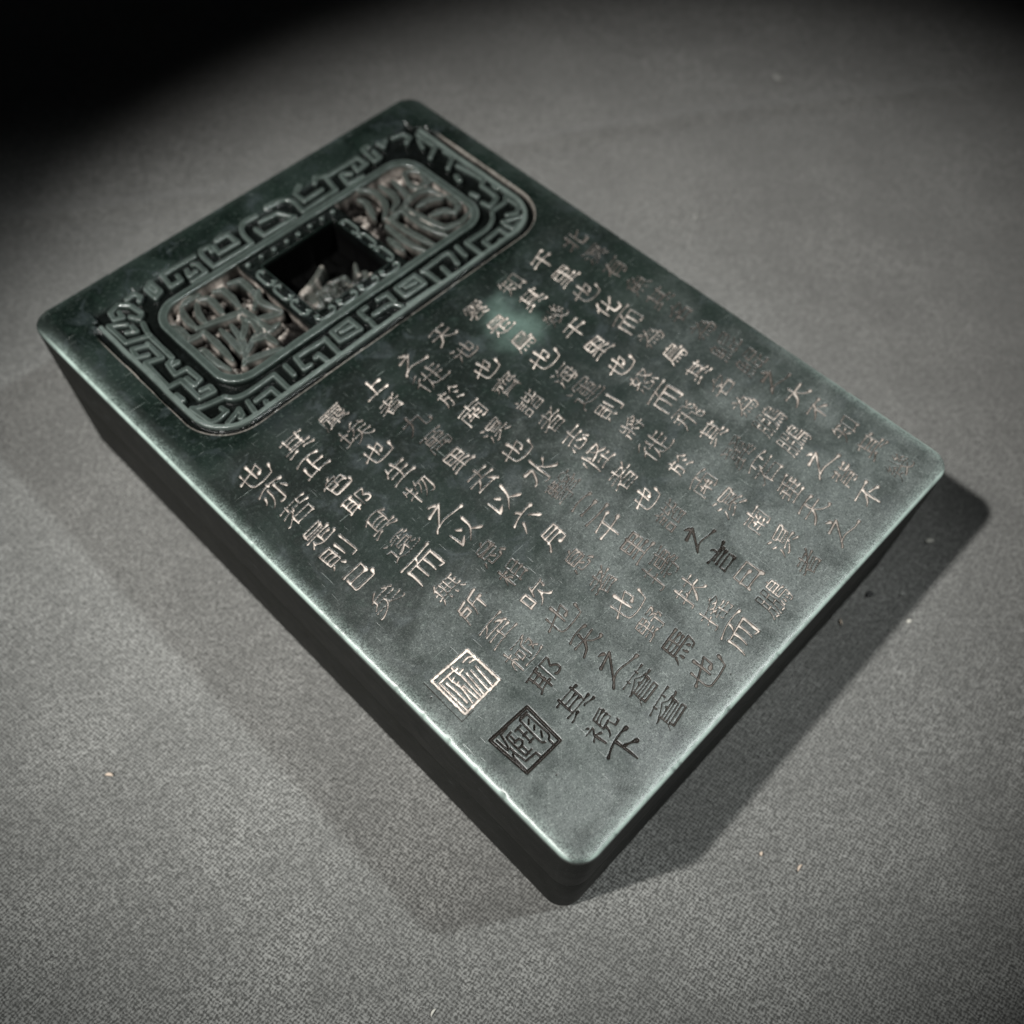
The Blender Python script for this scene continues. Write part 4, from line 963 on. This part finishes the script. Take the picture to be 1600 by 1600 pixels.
COLX = [46.4, 36.6, 26.4, 15.8, 5.4, -4.5, -14.5, -24.8, -34.9, -44.8]
POSY = [[14.7,8.5,2.4,-4.3,-10.4,-16.2,-22.8,-29.3,-35.7,-41.5,-47.6,-53.6,-59.8,-66.0,-72.6],[15.1,8.7,2.2,-4.1,-10.2,-16.4,-22.9,-29.4,-35.3,-41.8,-47.8,-54.1,-60.6,-66.4,-72.6],[15.2,9.0,2.3,-3.8,-10.4,-16.8,-23.1,-29.3,-35.5,-41.6,-48.1,-54.3,-60.5,-66.6,-72.4],[15.1,8.5,1.9,-4.4,-10.6,-16.8,-22.8,-29.2,-35.5,-41.8,-48.0,-54.2,-60.3,-66.5,-72.6],[15.1,8.7,2.2,-4.0,-10.4,-16.7,-23.1,-29.3,-35.8,-42.1,-47.9,-54.2,-60.4,-66.4,-72.5],[14.8,8.6,2.2,-4.1,-10.4,-16.8,-23.2,-29.3,-36.0,-41.7,-47.9,-54.1,-60.7,-66.6,-72.6],[14.8,8.9,2.2,-4.0,-10.3,-16.7,-23.0,-29.0,-35.4,-41.9,-48.2,-54.3,-60.1,-66.3,-72.6],[14.8,8.6,2.2,-4.0,-10.1,-16.7,-22.9,-29.2,-35.4,-41.6,-47.8,-53.9,-60.1,-66.3,-72.4],[15.0,8.6,2.3,-3.9,-10.4,-16.6,-23.0,-29.3,-35.3,-41.6,-47.7,-53.6,-60.2,-66.4,-72.2],[14.8,8.9,2.6,-4.1,-9.9,-16.2,-23.0]]
DARK = {(8, 11): .05, (8, 12): .0, (8, 13): .02, (8, 14): .0, (7, 14): .05, (7, 13): .08, (7, 12): .12, (7, 11): .15, (7, 10): .22,
        (7, 7): .2, (7, 8): .2, (6, 13): .1, (6, 14): .18, (4, 11): .05, (4, 12): .0, (4, 10): .25, (6, 2): .12, (6, 3): .2, (5, 7): .3,
        (5, 8): .25, (5, 10): .3, (5, 11): .25, (6, 4): .5, (8, 10): .5, (8, 9): .5, (8, 8): .55, (6, 9): .45, (6, 10): .45, (3, 5): .25, (3, 4): .5,
        (2, 10): .35, (3, 14): .35, (0, 10): .5, (0, 11): .4, (0, 13): .4, (0, 14): .5, (5, 1): .4, (4, 0): .4, (4, 1): .35}


def carve(P, Rd, depth, pg, pid, lip=0.0):
    sy, sx, D = poly_dist(P, Rd, 0.30)
    dep = depth * ss(0.03, -0.17, D)
    # slightly uneven, chiselled floor
    dep = dep * (1 + 0.10 * N1[sy, sx]) + 0.02 * np.exp(-((D - 0.10) / 0.06) ** 2)
    z = -dep
    mk = (D < 0.24)
    Zs = Z[sy, sx]
    Zs[mk] = np.minimum(Zs[mk], z[mk])
    c = ss(0.07, -0.02, D)
    CUT[sy, sx] = np.maximum(CUT[sy, sx], c)
    p = ss(-0.035, -0.10, D) * pg * np.clip(1.0 + 0.28 * N2[sy, sx], 0.25, 1.15)
    PIG[sy, sx] = np.clip(np.maximum(PIG[sy, sx], p), 0, 1)
    claim(sy, sx, D, 0.26, pid)


def brush(p, w0):
    """turn a skeleton stroke into points and radii with the swelling of a brush"""
    p = np.array(p, float)
    if len(p) == 2 and np.linalg.norm(p[1] - p[0]) > 1.2:
        dv = p[1] - p[0]
        nv = np.array([-dv[1], dv[0]])
        bend = 0.05 * rng.normal(0.5, 0.7)
        p = np.array([p[0], p[0] + dv * 0.35 + nv * bend, p[0] + dv * 0.75 + nv * bend * 0.9, p[1]])
    p = smooth_poly(p, 0.16, 50)
    seg = np.linalg.norm(np.diff(p, axis=0), axis=1)
    s = np.concatenate([[0], np.cumsum(seg)])
    Ls_ = s[-1]
    t = s / max(Ls_, 1e-6)
    d = p[-1] - p[0]
    ang = math.degrees(math.atan2(d[1], d[0]))
    if Ls_ < 1.25:
        r = 0.6 + 0.75 * t ** 0.8
        if ang < -110 or ang > 150:
            r = 1.25 - 0.75 * t
    elif abs(ang) < 24:
        r = 0.58 + 0.85 * np.exp(-((Ls_ - s) / 0.55) ** 2) + 0.42 * np.exp(-(s / 0.4) ** 2)
    elif -110 <= ang <= -66:
        r = 1.02 + 0.35 * np.exp(-(s / 0.45) ** 2) - 0.38 * t ** 3
    elif ang < -110 or ang > 150:
        r = 1.22 - 0.85 * t ** 1.3
    elif -66 < ang <= -24:
        r = 0.55 + 0.95 * np.clip(t / 0.8, 0, 1) ** 1.4
        r = np.where(t > 0.8, r * (1 - 0.7 * (t - 0.8) / 0.2), r)
    else:
        r = 0.9 + 0.1 * np.sin(t * 6)
    return p, np.maximum(r * w0 * rng.uniform(0.85, 1.12), 0.045)


MAN = {
 '之': [[(.42, .97), (.56, .84)], [(.22, .70), (.66, .76), (.20, .20)], [(.06, .06), (.20, .20)], [(.20, .20), (.45, .22), (.78, .10), (1.02, .05)]],
 '也': [[(.02, .50), (.50, .66), (.78, .78), (.76, .44), (.64, .40)], [(.52, .96), (.50, .30)], [(.22, .84), (.20, .26), (.30, .08), (.62, .02), (.96, .06), (1.04, .40)]],
 '而': [[(.05, .88), (.95, .92)], [(.50, .90), (.40, .68)], [(.14, .66), (.12, .02)], [(.14, .66), (.86, .70), (.86, .06), (.72, .10)], [(.38, .62), (.37, .12)], [(.62, .64), (.61, .12)]],
 '下': [[(.05, .86), (.95, .92)], [(.50, .88), (.50, .02)], [(.56, .62), (.84, .40)]],
 '以': [[(.12, .82), (.14, .18), (.36, .34)], [(.36, .76), (.46, .60)], [(.78, .92), (.70, .42), (.40, .02)], [(.68, .36), (.98, .06)]],
}
cid = 0
for ci, txt in enumerate(COLS):
    for ri, ch in enumerate(txt):
        cx = COLX[ci] + rng.normal(0, 0.22)
        cy = POSY[ci][ri]
        if ch in MAN:
            st = [np.array(s_) for s_ in MAN[ch]]
        else:
            st = []
            for q in GL[ord(ch)]:
                st.append(np.array(q).reshape(-1, 2) / 63.0)
        ns = len(st)
        allp = np.vstack(st)
        lo, hi = allp.min(0), allp.max(0)
        ctr = (lo + hi) / 2
        span = np.maximum(hi - lo, [0.55, 0.5])
        if ch in '下三上千':
            span = span * [1.12, 1.22]
        big = rng.uniform(0.86, 1.03)
        sxw = 6.6 * big * (1 + rng.normal(0, .04)); syh = 4.7 * big * (1 + rng.normal(0, .05))
        a = math.radians(2.0 + rng.normal(0, 2.2))
        w0 = float(np.interp(ns, [3, 6, 10, 16, 22], [0.275, 0.235, 0.18, 0.135, 0.11]))
        pid = part_id('carved_character')
        ph = rng.uniform(0, 6.28, 4)
        if ci == 0:
            DARK.setdefault((ci, ri), 0.16 if ri < 10 else 0.45)
        pg = DARK.get((ci, ri), rng.uniform(0.45, 0.98))
        for s_ in st:
            q = (s_ - ctr)
            q = q / max(span[0], 0.86) * [1, 1] if span[0] > 0.86 else q
            q = q * [sxw / 0.93, syh / 0.90]
            # brush slant: horizontals rise to the right
            q = np.column_stack([q[:, 0] + 0.10 * np.sin(q[:, 1] * 0.9 + ph[0]), q[:, 1] + 0.095 * q[:, 0] + 0.10 * np.sin(q[:, 0] * 0.8 + ph[1])])
            q = np.column_stack([q[:, 0] * math.cos(a) - q[:, 1] * math.sin(a), q[:, 0] * math.sin(a) + q[:, 1] * math.cos(a)])
            q = q + rng.normal(0, 0.05 if ns < 9 else 0.02, 2) + [cx, cy]
            Pq, Rq = brush(q, w0)
            carve(Pq, Rq, 0.42, float(np.clip(pg, 0, 1)), pid)

# ---- the two seals --------------------------------------------------
pid = part_id('seal_mark', 'square seal carved with tall parallel strokes, filled pale pink')
for i_, P in enumerate(TR['s1']):
    P = smooth_poly(P, 0.2, 50)
    hw = 0.27 if i_ == 0 else 0.20
    Rd = hw * (1 + 0.14 * np.sin(np.arange(len(P)) * 0.9 + i_) + 0.08 * rng.normal(0, 1, len(P)))
    carve(P, Rd, 0.30, 0.95, pid)
P = smooth_poly(TR['s1o'], 0.3, 40)
carve(P, np.full(len(P), 0.05), 0.12, 0.0, pid)
s1b = rbox(-50.6, -42.0, -49.5, -40.9, 0.1)
pid = part_id('seal_mark', 'square seal carved with curling strokes, dark and unfilled')
for i_, P in enumerate(TR['s2']):
    P = smooth_poly(P, 0.2, 62)
    hw = 0.30 if i_ == 0 else 0.17
    carve(P, np.full(len(P), hw), 0.48, 0.0, pid)

# little nicks and pits on the polished face
for (x_, y_, r_) in ((-51.6, -42.4, .14), (-46.2, -66.6, .12), (-31, -35, .08), (-20, -62, .08), (12, -33, .09), (33, -70, .09), (-2, 5, .08), (-12, -76, .10)):
    sy, sx, D = poly_dist(np.array([[x_, y_], [x_ + .1, y_]]), np.array([r_, r_]), .2)
    Zs = Z[sy, sx]
    Zs[:] = np.minimum(Zs, -0.15 * ss(0.03, -0.1, D))
    CUT[sy, sx] = np.maximum(CUT[sy, sx], ss(0.05, -0.03, D))

Z[0, :] = Z[-1, :] = 0
Z[:, 0] = Z[:, -1] = 0

# ---- cells to meshes ------------------------------------------------
# id of a cell = id at its corner vertex
cid_ = ID[:-1, :-1]
act = (np.abs(Z) > 1e-4) | (ID > 0) | (CUT > 0.01) | (PIG > 0.01)
a2 = act.copy()
a2[1:] |= act[:-1]; a2[:-1] |= act[1:]; a2[:, 1:] |= a2[:, :-1].copy(); a2[:, :-1] |= a2[:, 1:].copy()
cells = a2[:-1, :-1] | a2[1:, :-1] | a2[:-1, 1:] | a2[1:, 1:]
blk = cells.reshape(nby, BL, nbx, BL).any(axis=(1, 3))
fine = np.repeat(np.repeat(blk, BL, 0), BL, 1)
# flat well floor and other parts stay fine too; coarse blocks are one quad each
jj, ii = np.nonzero(fine)
ids = cid_[jj, ii]
v0 = jj * (NX + 1) + ii
order = np.argsort(ids, kind='stable')
ids, v0 = ids[order], v0[order]
allV = np.column_stack([XX.ravel(), YY.ravel(), (Z.ravel() + H)])
cutf, pigf, blackenf, weaf = CUT.ravel(), PIG.ravel(), BLACKEN.ravel(), WEAR.ravel()
bounds = np.searchsorted(ids, np.arange(len(PARTS) + 2))


def patch(lo, hi, name, parent, label=None, extra=None):
    q = v0[lo:hi]
    F = np.column_stack([q, q + 1, q + NX + 2, q + NX + 1])
    if extra is not None:
        F = np.vstack([F, extra])
    u, inv = np.unique(F.ravel(), return_inverse=True)
    o = new_mesh(name, allV[u], inv.reshape(F.shape), STONE, parent, attrs={'cut': cutf[u], 'pig': pigf[u], 'blacken': blackenf[u], 'wear': weaf[u]})
    if label:
        o['label'] = label
    return o


bj, bi = np.nonzero(~blk)
c0 = (bj * BL) * (NX + 1) + bi * BL
coarse = np.column_stack([c0, c0 + BL, c0 + BL + BL * (NX + 1), c0 + BL * (NX + 1)])
top = patch(bounds[0], bounds[1], 'lid_face', stone, 'polished mottled green top face', coarse)
relief = None
for k_, (nm, lb) in enumerate(PARTS, start=1):
    lo, hi = bounds[k_], bounds[k_ + 1]
    if hi <= lo:
        continue
    par = top
    o = patch(lo, hi, nm, par, lb)
print('carving cells', len(v0), 'parts', len(PARTS))

# ------------------------------------------------------------------ lint and crumbs on the cloth
PALE = plain('pale_lint', (0.62, 0.60, 0.54))
WARM = plain('straw_crumb', (0.62, 0.50, 0.40))
GREYL = plain('grey_lint', (0.36, 0.36, 0.34))
DARKL = plain('dark_crumb', (0.02, 0.02, 0.02))


def grain(name, x, y, ln, wd, ht, rotz, material, label, cat, group=None):
    n, m = 14, 9
    V, F = [], []
    rs = random.Random(int(x * 10 + y * 7))
    for i in range(m):
        t = i / (m - 1) * math.pi
        for j in range(n):
            a = 2 * math.pi * j / n
            r = math.sin(t) * (1 + 0.12 * rs.uniform(-1, 1))
            px = -math.cos(t) * ln / 2
            py = r * math.cos(a) * wd / 2 + 0.18 * ln * math.sin(t)
            pz = r * math.sin(a) * ht / 2 + ht / 2
            V.append((px, py, pz))
    for i in range(m - 1):
        for j in range(n):
            k = (j + 1) % n
            F.append((i * n + j, (i + 1) * n + j, (i + 1) * n + k, i * n + k))
    o = new_mesh(name, V, F, material)
    zc = 0.45 if abs(x) > 60 or abs(y) > 85 else 0.05
    o.location = (x * MM, y * MM, 0.00025)
    o.rotation_euler = (0, 0, rotz)
    o['label'] = label
    o['category'] = cat
    if group:
        o['group'] = group
    return o


grain('lint_speck', 185.1, 46.3, 4.6, 2.0, .7, 1.35, GREYL, 'pale blurred oval lint flake on the cloth far behind the stone', 'lint', 'specks on the cloth')
grain('lint_speck', 113.8, 23.7, 1.7, 1.0, .4, .5, GREYL, 'faint round lint flake just behind the far long edge of the stone', 'lint', 'specks on the cloth')
grain('straw_crumb', -100.6, 4.5, 1.7, .7, .6, -0.9, WARM, 'cream coloured crumb alone on the cloth left of the stone', 'crumb', 'specks on the cloth')
grain('straw_crumb', -15.3, -107.1, 1.7, .5, .5, 0.1, WARM, 'thin pale sliver in front of the stone corner', 'crumb', 'specks on the cloth')
grain('straw_crumb', -18.5, -100.0, .9, .6, .5, 0.4, WARM, 'tiny round crumb nearest the tip of the right shadow', 'crumb', 'specks on the cloth')
grain('lint_speck', -83.5, -74.3, 1.6, .5, .5, 0.2, PALE, 'white curled lint at the bottom edge of the cloth', 'lint', 'specks on the cloth')
grain('lint_speck', 67.3, -85.1, 2.0, 1.0, .6, -0.6, PALE, 'pale oval lint in the shadow, farthest along the near short side', 'lint', 'specks on the cloth')
grain('lint_speck', 50.8, -88.2, 1.3, .7, .4, -0.6, GREYL, 'small dim lint in the middle of the right shadow', 'lint', 'specks on the cloth')
grain('lint_speck', 45.9, -93.1, 1.3, .8, .5, -0.4, PALE, 'small ring of lint on the outer edge of the right shadow', 'lint', 'specks on the cloth')
grain('straw_crumb', 35.0, -82.2, 1.5, .5, .5, 0.9, WARM, 'short tan fibre touching the side of the stone', 'crumb', 'specks on the cloth')
grain('dark_crumb', 45.3, -83.0, 2.0, 1.2, .5, -0.6, DARKL, 'small black crumb in the shadow close to the stone', 'crumb', 'specks on the cloth')
